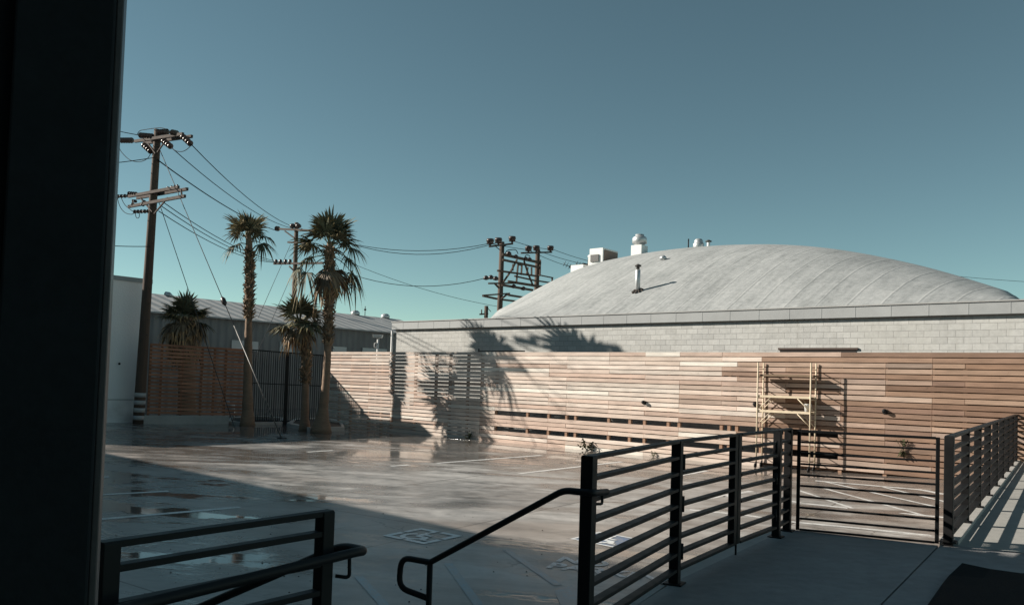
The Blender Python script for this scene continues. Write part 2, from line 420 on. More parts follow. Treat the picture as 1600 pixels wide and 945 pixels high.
# walkway slabs, split by open joints
e1 = p1 + LFT * .06; e2 = p2 + LFT * .03; e5 = p5 + LFT * .03
jl = (at_z(1375, 945, 0), at_z(1466, 853, 0)); jd = (jl[1] - jl[0]); jd.z = 0; jd.normalize(); jn = UPV.cross(jd)
jA = xy(jl[1]); jB = xy(jl[1] - jd * 9)
w = .007
mb = MB()
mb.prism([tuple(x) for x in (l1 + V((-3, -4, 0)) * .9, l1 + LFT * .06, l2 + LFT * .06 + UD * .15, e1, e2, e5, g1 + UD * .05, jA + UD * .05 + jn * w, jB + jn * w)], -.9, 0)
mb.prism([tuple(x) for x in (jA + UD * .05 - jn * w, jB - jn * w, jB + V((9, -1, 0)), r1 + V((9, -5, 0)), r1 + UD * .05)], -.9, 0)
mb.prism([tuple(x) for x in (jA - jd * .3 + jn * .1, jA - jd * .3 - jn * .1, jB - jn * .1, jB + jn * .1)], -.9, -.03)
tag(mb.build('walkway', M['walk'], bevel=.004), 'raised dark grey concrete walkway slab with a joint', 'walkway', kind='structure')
# sunny path on the right, in four slabs
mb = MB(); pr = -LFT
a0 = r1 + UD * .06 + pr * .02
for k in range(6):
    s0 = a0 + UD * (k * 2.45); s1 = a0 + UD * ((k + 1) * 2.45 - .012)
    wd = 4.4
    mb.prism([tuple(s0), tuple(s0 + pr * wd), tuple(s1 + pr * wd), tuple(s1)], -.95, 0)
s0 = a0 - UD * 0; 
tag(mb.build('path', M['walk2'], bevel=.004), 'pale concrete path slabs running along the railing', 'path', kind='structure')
mb = MB()
k0 = r1 + UD * .1 - pr * .09
mb.obox(xy(k0, -.95), UD * 14.6, pr * .17, UPV * .985)
tag(mb.build('kerb', M['kerb'], bevel=.008), 'low concrete kerb under the right railing', 'kerb', kind='structure')
# pale kerb strip along the left side of the walkway
mb = MB()
def strip_off(a, b, o0, o1, z0, z1):
    d = (b - a).normalized(); n = UPV.cross(d)
    mb.prism([tuple(a + n * o0), tuple(b + n * o0), tuple(b + n * o1), tuple(a + n * o1)], z0, z1)
strip_off(p1, p2, .065, .22, -.95, -.02); strip_off(p2 + (p5 - p2).normalized() * .03, p5 + UD * .1, .04, .20, -.95, -.02)
tag(mb.build('kerb', M['kerb'], bevel=.006), 'pale concrete kerb edging the walkway beside the lot', 'kerb', kind='structure')
# steps down to the lot
mb = MB(); st0 = l2 + UD * .2 + LFT * .06; wdt = (p1 - l2).length * .86
for k in range(3):
    mb.obox(xy(st0 + LFT * (.30 * k), -.95), UD * wdt, LFT * .30, UPV * (.95 - .175 * (k + 1)))
tag(mb.build('steps', M['kerb'], bevel=.006), 'concrete steps from the walkway down to the lot', 'steps', kind='structure')

# ------------------------------------------------------------------ painted markings
def stripe(mb, pa, pb, w, dz=.004):
    a = on_lot(*pa); b_ = on_lot(*pb); d = (b_ - a); L = d.length; d.normalize(); s = UPV.cross(d) * w / 2
    n = max(1, int(L / 1.5))
    for k in range(n):
        q0 = a + (b_ - a) * (k / n); q1 = a + (b_ - a) * ((k + 1) / n)
        pts = []
        for q in (q0 - s, q1 - s, q1 + s, q0 + s): pts.append((q.x, q.y, lot_z(q.x, q.y) + dz))
        mb.face(pts)
mb = MB()
for pa, pb in [((682, 723.5), (846, 711)), ((812, 739.5), (972, 721)), ((100, 776), (263, 767)), ((100, 816), (375, 792)), ((60, 748), (170, 745)),
               ((480, 706), (520, 703.5)), ((610, 728), (640, 726)),
               ((1060, 743), (1104, 735)), ((1090, 781), (1174, 767)), ((1077, 796), (1140, 802)), ((1155, 803), (1200, 810)), ((1130, 775), (1230, 783)),
               ((1229, 756.5), (1260, 749.5)), ((1260, 749.5), (1440, 765)), ((1440, 765), (1475, 772)), ((1229, 781.5), (1254, 786)), ((1254, 786), (1338, 795)), ((1338, 795), (1475, 808)),
               ((1225, 814), (1333, 824)), ((1333, 824), (1490, 840))]:
    stripe(mb, pa, pb, .15)
for pa, pb in [((1248, 766), (1332, 794)), ((1273, 759), (1447, 806)), ((1289, 752.5), (1468, 793)), ((1380, 761), (1478, 784))]:
    stripe(mb, pa, pb, .09, .007)
tag(mb.build('parking_markings', M['paint_w']), 'white painted stall lines and hatched bay', 'markings', kind='structure')
# blue hatching of the access aisle
mb = MB()
for pa, pb in [((700, 880), (748, 945)), ((790, 858), (872, 914)), ((560, 900), (605, 950))]:
    stripe(mb, pa, pb, .10, .004)
mb.face([tuple(on_lot(x, y, .004)) for x, y in ((866, 922), (893, 914), (935, 936), (930, 960), (884, 962))])
tag(mb.build('aisle_markings', M['paint_b']), 'worn blue diagonal lines of the access aisle', 'markings', kind='structure')
# wheelchair pavement symbol
def frame_on_lot(c0, cx, cy):      # three corner pixels: origin, +x corner, +y corner
    o = on_lot(*c0); a = on_lot(*cx) - o; b_ = on_lot(*cy) - o
    return o, a, b_
def quad_sym(mb, o, a, b_, pts, dz):
    mb.face([tuple(V((*(o + a * u + b_ * v).xy, lot_z(*(o + a * u + b_ * v).xy) + dz))) for u, v in pts])
def seg(mb, fr, p, q, w, dz):
    o, a, b_ = fr; d = V((q[0] - p[0], q[1] - p[1])); d.normalize(); s = V((-d.y, d.x)) * w / 2
    quad_sym(mb, o, a, b_, [(p[0] - s.x, p[1] - s.y), (q[0] - s.x, q[1] - s.y), (q[0] + s.x, q[1] + s.y), (p[0] + s.x, p[1] + s.y)], dz)
def wheelchair(mb, fr, dz):
    import math as _m
    cx, cy, rr = .44, .36, .22
    for k in range(10):
        a0 = _m.radians(120 + 24 * k); a1 = _m.radians(120 + 24 * (k + 1) + 1)
        seg(mb, fr, (cx + rr * _m.cos(a0), cy + rr * _m.sin(a0)), (cx + rr * _m.cos(a1), cy + rr * _m.sin(a1)), .10, dz + .0004 * (k % 2))
    seg(mb, fr, (.44, .74), (.47, .40), .11, dz + .0012); seg(mb, fr, (.46, .58), (.66, .56), .08, dz + .002)
    seg(mb, fr, (.45, .41), (.68, .41), .10, dz + .0016); seg(mb, fr, (.67, .42), (.76, .19), .10, dz + .0024); seg(mb, fr, (.74, .20), (.84, .24), .08, dz + .0032)
    o, a, b_ = fr
    quad_sym(mb, o, a, b_, [(.43 + .06 * math.cos(k * math.pi / 5), .84 + .06 * math.sin(k * math.pi / 5)) for k in range(10)], dz)
fr = frame_on_lot((598, 836.5), (663, 850), (658, 825))
mbw = MB()
for p, q in [((0, .05), (.44, .05)), ((.5, .05), (1, .05)), ((0, .95), (.46, .95)), ((.54, .95), (1, .95)), ((.05, .115), (.05, .46)), ((.05, .53), (.05, .885)), ((.95, .115), (.95, .44)), ((.95, .52), (.95, .885))]:
    seg(mbw, fr, p, q, .12, .006)
wheelchair(mbw, fr, .006)
tag(mbw.build('pavement_symbol', M['paint_w2']), 'white wheelchair sign in a dashed square painted on the lot', 'pavement symbol', kind='structure')
fr2 = frame_on_lot((890, 842), (962, 856), (936, 831))
mbb = MB()
quad_sym(mbb, *fr2, [(0.06, .06), (.94, .06), (.94, .94), (.06, .94)], .004)
tag(mbb.build('pavement_symbol_field', mat_paint('blue_sign_paint', (.04, .13, .30), .50)), 'worn blue square field of a second wheelchair sign', 'pavement symbol', kind='structure')
mbw = MB()
for p, q in [((0, .03), (1, .03)), ((0, .97), (1, .97)), ((.03, .05), (.03, .95)), ((.97, .05), (.97, .95))]: seg(mbw, fr2, p, q, .06, .008)
wheelchair(mbw, fr2, .008)
tag(mbw.build('pavement_symbol', M['paint_w2']), 'worn white wheelchair sign on a blue square', 'pavement symbol', kind='structure')
# faded lettering in the access aisle
tc = bpy.data.curves.new('lettering', 'FONT'); tc.body = 'NO\nPARKING'; tc.size = .40; tc.offset = .016; tc.space_line = .95; tc.align_x = 'LEFT'
to = bpy.data.objects.new('tmp', tc); col.objects.link(to)
bpy.context.view_layer.update()
dg = bpy.context.evaluated_depsgraph_get(); tm = bpy.data.meshes.new_from_object(to.evaluated_get(dg)); bpy.data.objects.remove(to)
a = on_lot(867, 876); b_ = on_lot(1010, 893); td = (b_ - a); td.z = 0; td.normalize(); tn = UPV.cross(td)
for v in tm.vertices:
    q = a + td * v.co.x + tn * v.co.y; v.co = V((q.x, q.y, lot_z(q.x, q.y) + .005))
tm.name = 'pavement_lettering'; tm.materials.clear(); tm.materials.append(mat_paint('faded_letter_paint', (.80, .80, .82), .46))
o = bpy.data.objects.new('pavement_lettering', tm); col.objects.link(o)
tag(o, 'faded white NO PARKING lettering on the lot', 'lettering', kind='structure')

mb = MB(); rg = random.Random(5)
for k in range(170):
    q = on_lot(rg.uniform(150, 1230), 690 + 250 * rg.random() ** .7); r_ = rg.uniform(.004, .012)
    mb.lathe(q - UPV * .003, [(r_ * .7, 0), (r_, r_ * .5), (r_ * .5, r_ * 1.1)], 5)
tag(mb.build('gravel', mat_basic('grit', (.07, .06, .05), .9)), 'scattered grit and dry leaf crumbs on the lot', 'gravel', kind='stuff')
# ------------------------------------------------------------------ railings and gates
BAR_W, BAR_H = .062, .024
def railing_panel(root, a, b, bars, top=RAIL, z0=0.0, post_at=(0, 1), post=.075, bar_w=BAR_W, rails_name='rail', top_post=0):
    d = (b - a); L = d.length; d.normalize()
    for t in post_at:
        q = a + d * (t * L); m = MB(); m.box(xy(q, z0), post, post, top - z0 - .004, d); m.box(xy(q, z0), post * 1.9, post * 1.9, .012, d); m.build('post', M['black_steel'], root, .004)
    m = MB(); m.bar(xy(a - d * post / 2, top - .012), xy(b + d * post / 2, top - .012), bar_w, .024); m.build('top_rail', M['black_steel'], root, .003)
    for z in bars:
        m = MB(); m.bar(xy(a, z), xy(b, z), bar_w, BAR_H); m.build(rails_name, M['black_steel'], root, .003)
bars = [RAIL - .012 - .121 * k for k in range(1, 9)]
t = thing('railing', l1, 'low black steel railing end beside the stairs nearest the dark column', 'railing')
railing_panel(t, l1, l2, [.83, .705, .585, .465, .345, .225, .105], top=.925, post=.060, bar_w=.05)
t = thing('railing', p1, 'black railing section carrying the sloping handrail at the top of the stairs', 'railing')
railing_panel(t, p1, p2, bars)
# two gate leaves between second and fourth post
def gate_leaf(label, a, b, stile_end, rod=False):
    t = thing('railing_gate', a, label, 'gate', 'gate leaves in the left railing')
    d = (b - a).normalized(); L = (b - a).length
    q = b if stile_end else a
    m = MB(); m.box(xy(q, .10), .075, .06, RAIL - .105, d); m.build('stile', M['black_steel'], t, .004)
    m = MB(); m.bar(xy(a + d * .045, RAIL - .012), xy(b, RAIL - .012), BAR_W, .024); m.build('top_rail', M['black_steel'], t, .003)
    for z in bars:
        m = MB(); m.bar(xy(a + d * .05, z), xy(b, z), BAR_W, BAR_H); m.build('rail', M['black_steel'], t, .003)
    for z in (.24, .60, .92):
        m = MB(); hq = (a if stile_end else b) + d * (.055 if stile_end else -.055)
        m.tube([xy(hq, z - .06) - LFT * .03, xy(hq, z + .06) - LFT * .03], .014, 8); m.build('hinge', M['black_steel'], t)
    if rod:
        hq = b + d * .05 - LFT * .02
        m = MB(); m.tube([xy(hq, .005), xy(hq, .78)], .009, 8); m.tube([xy(hq, .70), xy(hq, .70) + d * .12], .009, 8); m.build('drop_bolt', M['black_steel'], t)
gate_leaf('long black gate leaf with a drop bolt standing on the walkway', p2, p3, True, True)
gate_leaf('short black gate leaf between the drop bolt and the corner railing', p3 + (p4 - p3).normalized() * .09, p4 - (p4 - p3).normalized() * .02, False)
t = thing('railing', p4, 'very short black railing section of two posts at the walkway corner', 'railing')
railing_panel(t, p4 + (p5 - p4).normalized() * .07, p5, bars, post=.075)
# gate across the walkway end
t = thing('walkway_gate', g1, 'thin-framed black barred gate closing the far end of the walkway', 'gate')
gd = (g2 - g1).normalized(); gl = (g2 - g1).length
gtop = 1.07
for q in (g1 + gd * .02, g2 - gd * .025):
    m = MB(); m.box(xy(q, .012), .036, .036, gtop - .016, gd); m.build('stile', M['black_steel'], t, .003)
for k in range(10):
    z = gtop - .012 - .1155 * k
    m = MB(); m.bar(xy(g1 + gd * .04, z), xy(g2 - gd * .045, z), .034 if k else .04, .020 if k else .026); m.build('bar', M['black_steel'], t, .002)
# long railing on the right
t = thing('railing', r1, 'long black railing receding along the sunny path to the timber fence', 'railing')
NPOST = 10; SP = 1.55
rd_ = UD
for k in range(NPOST):
    m = MB(); m.box(xy(r1 + rd_ * (SP * k), 0), .105 if k == 0 else .085, .085, RAIL - .006, rd_); m.box(xy(r1 + rd_ * (SP * k), .036), .15, .15, .012, rd_); m.build('post', M['black_steel'], t, .004)
end = r1 + rd_ * (SP * (NPOST - 1))
m = MB(); m.bar(xy(r1 - rd_ * .05, RAIL - .012), xy(end + rd_ * .05, RAIL - .012), .075, .026); m.build('top_rail', M['black_steel'], t, .003)
for z in bars:
    m = MB(); m.bar(xy(r1, z), xy(end, z), .075, BAR_H); m.build('rail', M['black_steel'], t, .003)
t = thing('railing', end, 'far short black railing turning across the end of the sunny path', 'railing')
railing_panel(t, end + pr * .12 + rd_ * .02, end + pr * 3.2, bars, post_at=(.5, 1))
# handrails
def arc_path(pts, r=.05, n=4):
    out = [pts[0]]
    for k in range(1, len(pts) - 1):
        a, b_, c = pts[k - 1], pts[k], pts[k + 1]
        da = (a - b_).normalized(); dc = (c - b_).normalized()
        rk = r[k] if isinstance(r, (list, tuple)) else r
        rr = min(rk, (a - b_).length * .45, (c - b_).length * .45)
        s, e = b_ + da * rr, b_ + dc * rr
        for i in range(n + 1):
            u = i / n; out.append(s * (1 - u) ** 2 + b_ * 2 * u * (1 - u) + e * u * u)
    out.append(pts[-1]); return out
h0 = at_y(948, 768, 4.74); h00 = at_y(925, 770, 4.48); h1 = at_y(881, 765.5, 4.62); h2 = at_y(672, 879, 5.15); h3 = at_y(627, 870, 5.28); h4 = at_y(623, 917, 5.28); h5 = at_y(671, 935, 5.15)
t = thing('handrail', xy(h2, LOT), 'thin black stair handrail sloping down from the right post to a looped end', 'handrail')
m = MB(); m.tube(arc_path([h0, h00, h1, h2 + V((0, 0, .004)), h3, h4, h5], [0, .03, .05, .012, .075, .075, 0], 5), .0195, 12); m.build('tube', M['black_steel'], t)
m = MB(); m.tube([xy(h2, lot_z(h2.x, h2.y)), h2], .019, 12); m.build('newel', M['black_steel'], t)
m = MB(); bb = at_y(935, 792, 4.62); m.tube(arc_path([at_y(941, 770, 4.70), at_y(941, 787, 4.70), at_y(928, 787, 4.60)], .02), .008, 8); m.build('bracket', M['black_steel'], t)
b0 = at_y(556, 862, 3.42); b1 = at_y(217, 945, 2.62); b2 = at_y(568, 858, 3.55); b3 = at_y(533, 853, 3.60); b4 = at_y(320, 945, 3.95)
t = thing('handrail', xy(l2), 'thick black tube handrail wrapping round the post of the near left railing', 'handrail')
m = MB(); m.tube(arc_path([at_y(60, 985, 2.2), b1, b0, at_y(570, 860, 3.50), b3, b4, at_y(230, 985, 4.05)], .07, 6), .0205, 12); m.build('tube', M['black_steel'], t)
m = MB(); m.tube(arc_path([at_y(546, 872, 3.45), at_y(546, 902, 3.45), at_y(524, 899, 3.43)], .02), .008, 8); m.build('bracket', M['black_steel'], t)

# rubber mat with a lifted corner
ma = at_z(1488, 889, .012); mc = at_z(1455, 936, .012); md = (mc - ma); md.z = 0; md.normalize()
me_ = V((.97, -.10, 0)).normalized()
m = MB()
nx, ny = 8, 10
def matpt(i, j, top):
    q = ma + me_ * (2.2 * i / nx) + md * (3.2 * j / ny)
    z = .012 if top else .001
    lift = max(0, 1 - i / 1.6) * max(0, 1 - j / 1.2) * .055
    return V((q.x, q.y, z + lift)) + (me_ * .07 + md * -.02) * (lift / .05)
for top in (True, False):
    for i in range(nx):
        for j in range(ny):
            q = [matpt(i, j, top), matpt(i + 1, j, top), matpt(i + 1, j + 1, top), matpt(i, j + 1, top)]
            m.face(q if not top else q[::-1], sm=True)
for i in range(nx): m.face([matpt(i, 0, 0), matpt(i + 1, 0, 0), matpt(i + 1, 0, 1), matpt(i, 0, 1)])
for j in range(ny): m.face([matpt(0, j, 1), matpt(0, j + 1, 1), matpt(0, j + 1, 0), matpt(0, j, 0)])
tag(m.build('rubber_mat', M['dark']), 'black rubber mat with one curled corner on the shaded walkway', 'mat')

# ------------------------------------------------------------------ dark steel column at the left
cA = at_y(189, 400, 1.25); cB = at_y(36, 400, 1.25); cE = at_y(172, 480, 1.25)
ce = xy(at_y(172.5, 480, 1.25)); cw = xy(at_y(25, 480, 1.25)) 
ax = V((1, 0, 0))
t = thing('steel_column', xy(cw), 'wide black steel column filling the left edge of the view', 'column')
CX = (ce - xy(EYE)).normalized(); CF = UPV.cross(CX) * -1      # depth along the sight line, face across it
CXd = (CX + CF * .022).normalized()
kk_ = (ce - cw).length
m = MB(); m.obox(ce - CF * .012, -CF * (kk_ - .012), CXd * .2, UPV * 6.2); m.build('flange', M['column_paint'], t, .004)
m = MB(); m.obox(ce - CF * (kk_ + .001) + CXd * .035, -CF * .03, CXd * .14, UPV * 6.2); m.build('web', M['column_paint'], t)
m = MB(); m.obox(ce - CF * (kk_ + .032) - CXd * .01, -CF * .5, CXd * .24, UPV * 6.2); m.build('casing', M['column_paint'], t, .004)
m = MB(); m.obox(ce - CF * .0118 + CXd * .006, CF * .0105, CXd * .18, UPV * 6.2); m.build('edge_strip', mat_basic('lit_edge_paint', (.075, .07, .07), .45, 0, .3, 30), t, .002)  # lighter strip colour stands in for light along the column edge
# unseen building added behind the camera so its roof edge shades the foreground
MD = V((.677, .735, 0)).normalized(); FD = V((.735, -.677, 0)).normalized()
def fpt(c, k): return MD * c + FD * k
t = thing('warehouse', fpt(-.8, 0), 'unseen grey plaster building added behind the view to shade the foreground', 'building')
m = MB()
ZT = 7.01
m.obox(xy(fpt(-.62, -56), -1), FD * 37, -MD * 12, UPV * (ZT + 1)); m.obox(xy(fpt(-.62, -19), -1), FD * 36, -MD * 12, UPV * (8.2 + 1))
m.build('wall', M['facade'], t)

# ------------------------------------------------------------------ timber fence
FX0 = fence_pt(508); FX1 = fence_pt(1760)
def ft(x): return (fence_pt(x) - xy(FP)).dot(RD)
T0, T1 = ft(508.5), ft(1800)
FTOP = 1.5 + 1.02
PITCH = .1415
def zt_f(t): return 0.0
def fpos(t, off=0.0, z=0.0):
    q = FP + RD * t + ND * off; return V((q.x, q.y, z))
t_f = thing('timber_fence', fpos(0, 0, LOT), 'long pale cedar board fence of horizontal planks along the back of the lot', 'fence')
joints = [T0]
for x in (548, 577, 612, 648, 702, 752, 775, 858, 886, 952, 1008, 1062, 1128, 1152, 1190, 1228, 1314, 1384, 1457, 1508, 1640): joints.append(ft(x))
joints.append(T1)
pal_l = [(.72, .59, .50), (.68, .55, .47), (.75, .64, .56), (.63, .49, .41), (.72, .61, .53), (.77, .68, .60), (.60, .45, .37)]
pal_r = [(.28, .178, .125), (.24, .15, .105), (.31, .20, .14), (.225, .138, .095), (.37, .25, .18), (.26, .165, .122), (.29, .18, .122)]
rnd = random.Random(11)
mbf = MB()
gx0, gx1 = ft(775), ft(1311)
xmid0, xmid1 = ft(1020), ft(1450)
for row in range(24):
    ztop = FTOP - row * PITCH
    # break points of this row: a random subset of joints, always at a post
    pts = [T0]; last = T0
    for jt in joints[1:-1]:
        if jt - last > .7 and (rnd.random() < .45 or jt - last > 3.4): pts.append(jt); last = jt
    pts.append(T1)
    bl = []
    for a_, b_ in zip(pts[:-1], pts[1:]):
        if row in (15, 19):
            if b_ <= gx0 or a_ >= gx1: bl.append((a_, b_))
            else:
                if a_ < gx0 - .2: bl.append((a_, gx0))
                if b_ > gx1 + .2: bl.append((gx1, b_))
        else: bl.append((a_, b_))
    for a_, b_ in bl:
        mid = (a_ + b_) / 2
        w_ = min(max((mid - xmid0) / (xmid1 - xmid0), 0), 1)
        w_ = min(max(w_ + rnd.uniform(-.3, .3), 0), 1); w_ = w_ * w_ * (3 - 2 * w_)
        cl, cr = rnd.choice(pal_l), rnd.choice(pal_r); c = tuple(a_c + (b_c - a_c) * w_ for a_c, b_c in zip(cl, cr))
        if w_ < .3 and rnd.random() < .10: c = (.80, .74, .66)
        kk = rnd.uniform(.80, 1.04); c = tuple(x * kk for x in c)
        gap = rnd.choice([.016, .019, .022, .026])
        gap += .012 if mid < ft(700) else .006 * w_ + .002
        if mid < ft(660) and row >= 17: gap += .02
        dz0 = rnd.uniform(-.003, .003); dz1 = rnd.uniform(-.003, .003); of = rnd.uniform(-.004, .004)
        n = max(1, int((b_ - a_) / 2.0))
        zl = lot_z(*fpos(mid).xy) + .02
        if ztop - PITCH + gap < zl - .06: continue
        A = a_ + .004; B = b_ - .004
        q0 = fpos(A, of - .02, ztop - PITCH + gap + dz0); q1 = fpos(B, of - .02, ztop - PITCH + gap + dz1)
        h = PITCH - gap
        mbf.hexa([q0, q1, q1 + ND * .021, q0 + ND * .021, q0 + UPV * h, q1 + UPV * h, q1 + ND * .021 + UPV * h, q0 + ND * .021 + UPV * h], c)
mbf.build('boards', M['cedar'], t_f)
mbk = MB()  # second board layer added behind the fence to make its gaps dark
for row in range(23):
    if row in (14, 15, 18, 19): spans = [(gx1, T1)]
    else: spans = [(ft(790), T1)]
    for a_, b_ in spans:
        zc = FTOP - (row + 1) * PITCH + .006
        q0 = fpos(a_, .0985, zc - .05); kk = rnd.uniform(.7, 1.2)
        mbk.obox(q0, RD * (b_ - a_), ND * .02, UPV * .10, (.20 * kk, .12 * kk, .08 * kk))
mbk.build('gap_darkening_boards', M['cedar'], t_f)
posts = sorted(set([T0 + .05] + joints[1:-1] + [ft(x) for x in (530, 596, 680, 730, 825, 900, 985, 1045, 1140)]))
for tp in posts:
    m = MB(); q = fpos(tp, .052, -1.1); m.box(q, .09, .09, FTOP + 1.1 - .01, RD, (.30, .18, .12)); m.build('post', M['cedar'], t_f)
# little black lamps screwed to the fence
for x, y, lb in ((1007, 629, 'small black lamp on the fence, left of the scaffold and alone among pale boards'), (1181, 632, 'small black lamp on the fence beside the scaffold'), (1383, 643, 'small black lamp on the fence above the walkway gate')):
    q = at_pl(x, y, FP - ND * .024, ND)
    t = thing('fence_lamp', q, lb, 'lamp', 'small lamps on the timber fence')
    m = MB(); m.obox(q - RD * .055 - UPV * .055, RD * .11, -ND * .02, UPV * .11); m.build('back_plate', M['black_steel'], t)
    m = MB(); m.lathe(q - ND * .021 + UPV * .02, [(.05, 0), (.055, .03), (.05, .09), (.02, .11)], 12, -ND); m.build('hood', M['black_steel'], t)
# pipe bracket over the fence
q = fpos(ft(745), .05, FTOP - .1); q2 = at_pl(820, 548.5, FP + ND * .05, ND)
t = thing('pipe_bracket', q, 'black pipe arm rising just above the fence top among palm shadows', 'bracket')
m = MB(); m.tube([q, xy(q, q2.z + .09)], .022, 8); m.build('upright', M['black_steel'], t)
m = MB(); m.tube([xy(q, q2.z), q2], .018, 8); m.build('arm', M['black_steel'], t)
# conduit stub hanging on the lower boards
def weed(x, y, n, h, label, hang=False):
    q = at_pl(x, y, FP - ND * .07, ND); z = lot_z(q.x, q.y)
    if not hang: q = xy(q - ND * .04, z + .004)
    m = MB(); rn = random.Random(int(x))
    for k in range(n):
        an = rn.uniform(0, 6.28); el = rn.uniform(.3, 1.3); L = h * rn.uniform(.5, 1)
        d = V((math.cos(an) * math.cos(el), math.sin(an) * math.cos(el), math.sin(el)))
        if hang: d = V((RD.x * math.cos(an) * .4, RD.y * math.cos(an) * .4, -.8 if k % 3 else .5)) - ND * .1
        d.normalize(); s = d.cross(UPV).normalized() if abs(d.z) < .99 else V((1, 0, 0))
        base = q + V((rn.uniform(-.02, .02), rn.uniform(-.02, .02), 0))
        m.bar(base, base + d * L, .006, .006)
        for i in range(5):
            c0 = base + d * L * (.35 + .15 * i); sd = s * (1 if i % 2 else -1)
            tip = c0 + (sd + d * .5 + UPV * rn.uniform(-.5, .3)).normalized() * h * .32
            wv = d.cross(sd).normalized() * h * .05 + d * h * .06
            m.face([c0, (c0 + tip) / 2 + wv, tip, (c0 + tip) / 2 - wv])
    tag(m.build('weed', M['weed']), label, 'weed')
weed(918, 694, 14, .40, 'scruffy green weed growing at the foot of the pale boards')
weed(1022, 712, 6, .2, 'low dry weed at the fence foot just left of the second railing post')
weed(1411, 700, 16, .24, 'dangling tuft of leaves on the fence boards seen through the walkway gate', True)
weed(735, 664, 9, .3, 'thin weed by the shadowed fence boards near the palm shadow')

# ------------------------------------------------------------------ block building with the vaulted roof
SB = 2.0
WP = FP + ND * SB
def wt(x): return (at_pl(x, 550, WP, ND) - xy(WP)).dot(RD)
def wpos(t, off=0.0, z=0.0):
    q = WP + RD * t + ND * off; return V((q.x, q.y, z))
WT0 = wt(617); WT1 = wt(1600) + 14
pe0 = at_pl(612, 505, WP, ND); pe1 = at_pl(1600, 467.5, WP, ND)
ZE = (pe0.z + pe1.z) / 2
t_b = thing('vaulted_building', wpos(WT0, 0, LOT), 'pale concrete block building with a shallow vaulted grey roof behind the fence', 'building')
m = MB(); m.obox(wpos(WT0, 0, -1.1), RD * (WT1 - WT0), ND * .3, UPV * (ZE - .15 + 1.1)); m.obox(wpos(WT0, .3, -1.1), RD * .3, ND * 30, UPV * (ZE - .15 + 1.1)); m.build('wall', M['block'], t_b)
m = MB(); m.obox(wpos(WT0 - .12, -.13, ZE - .33), RD * (WT1 - WT0 + .1), ND * .13, UPV * .32); m.obox(wpos(WT0 - .12, -.002, ZE - .33), RD * .115, ND * 30, UPV * .32)
m.build('fascia', (M.setdefault('fascia', mat_basic('grey_metal_fascia', (.34, .352, .352), .65, 0, .2, 1.4, .003))), t_b, .006)
m = MB(); m.obox(wpos(WT0 - .14, -.16, ZE - .008), RD * (WT1 - WT0 + .1), ND * .30, UPV * .035); m.build('coping', mat_basic('coping', (.36, .36, .35), .6), t_b)
k = 1
for i in range(34):
    tj = WT0 + .95 * i + .6
    m = MB(); m.obox(wpos(tj, -.135, ZE - .325), RD * .022, ND * .005, UPV * .31); m.build('fascia_seam', M['fascia'], t_b)
m = MB(); dx = wt(613); m.tube([wpos(dx + .02, -.07, ZE - .37), wpos(dx + .02, -.07, -.9)], .05, 10); m.build('downspout', M['white_metal'], t_b)
o0 = at_pl(1219, 545, WP, ND); o1 = at_pl(1338, 545, WP, ND)
m = MB(); m.obox(xy(o0, -.6) - ND * .012, xy(o1) - xy(o0), ND * .02, UPV * (o0.z + .6)); m.build('shutter_door', mat_basic('dark_door', (.03, .024, .022), .6), t_b)
m = MB(); m.obox(xy(o0, o0.z - .03) - ND * .05 - RD * .05, xy(o1) - xy(o0) + RD * .1, ND * .045, UPV * .06); m.build('lintel', mat_basic('lintel_rust', (.07, .045, .035), .7), t_b)
# roof surface
L = 13.0; VS = .80 * L
def sv(v):
    w = min(max(v / L, 0), 2); w = w if w <= 1 else 2 - w
    return math.sin(w * math.pi / 2)
sil = [(762, 493), (775, 487), (800, 473), (830, 456), (860, 440), (900, 421), (940, 408), (1000, 396), (1050, 389), (1090, 385), (1140, 382), (1200, 381), (1250, 383), (1300, 388), (1350, 396), (1400, 406), (1450, 418), (1500, 432.5), (1550, 449), (1590, 464), (1605, 469)]
uz = []
for x, y in sil:
    q = at_pl(x, y, WP + ND * VS, ND); uz.append(((q - xy(WP)).dot(RD), max((q.z - ZE) / sv(VS), 0)))
UL1, UR1 = uz[0][0], uz[-1][0]
UL0, UR0 = wt(768), wt(1602)
def Au(u):
    if u <= uz[0][0] or u >= uz[-1][0]: return 0.0
    for (u0, z0), (u1, z1) in zip(uz[:-1], uz[1:]):
        if u0 <= u <= u1:
            w = (u - u0) / (u1 - u0); return z0 + (z1 - z0) * w
    return 0.0
def Aus(u, v):
    k = min(v / VS, 1.0); ul = UL0 + (UL1 - UL0) * k; ur = UR0 + (UR1 - UR0) * k
    u = UL1 + (UR1 - UL1) * (u - ul) / (ur - ul)
    return sum(Au(u + d) * w for d, w in ((-.6, .1), (-.3, .2), (0, .4), (.3, .2), (.6, .1)))
def roof_pt(u, v): return wpos(u, v, ZE - .02 + Aus(u, v) * sv(v))
m = MB(); us = [WT0 + .05 + (max(UR0, UR1) + 6 - WT0) * i / 150 for i in range(151)]; vs = [.15 + 1.9 * L * j / 44 for j in range(45)]
i0 = 0
for u in us:
    for v in vs: m.v.append(roof_pt(u, v))
nv = len(vs)
for i in range(len(us) - 1):
    for j in range(nv - 1):
        m.f.append([i * nv + j, (i + 1) * nv + j, (i + 1) * nv + j + 1, i * nv + j + 1]); m.c.append(None); m.sm.append(True)
m.build('roof', M['roof'], t_b)
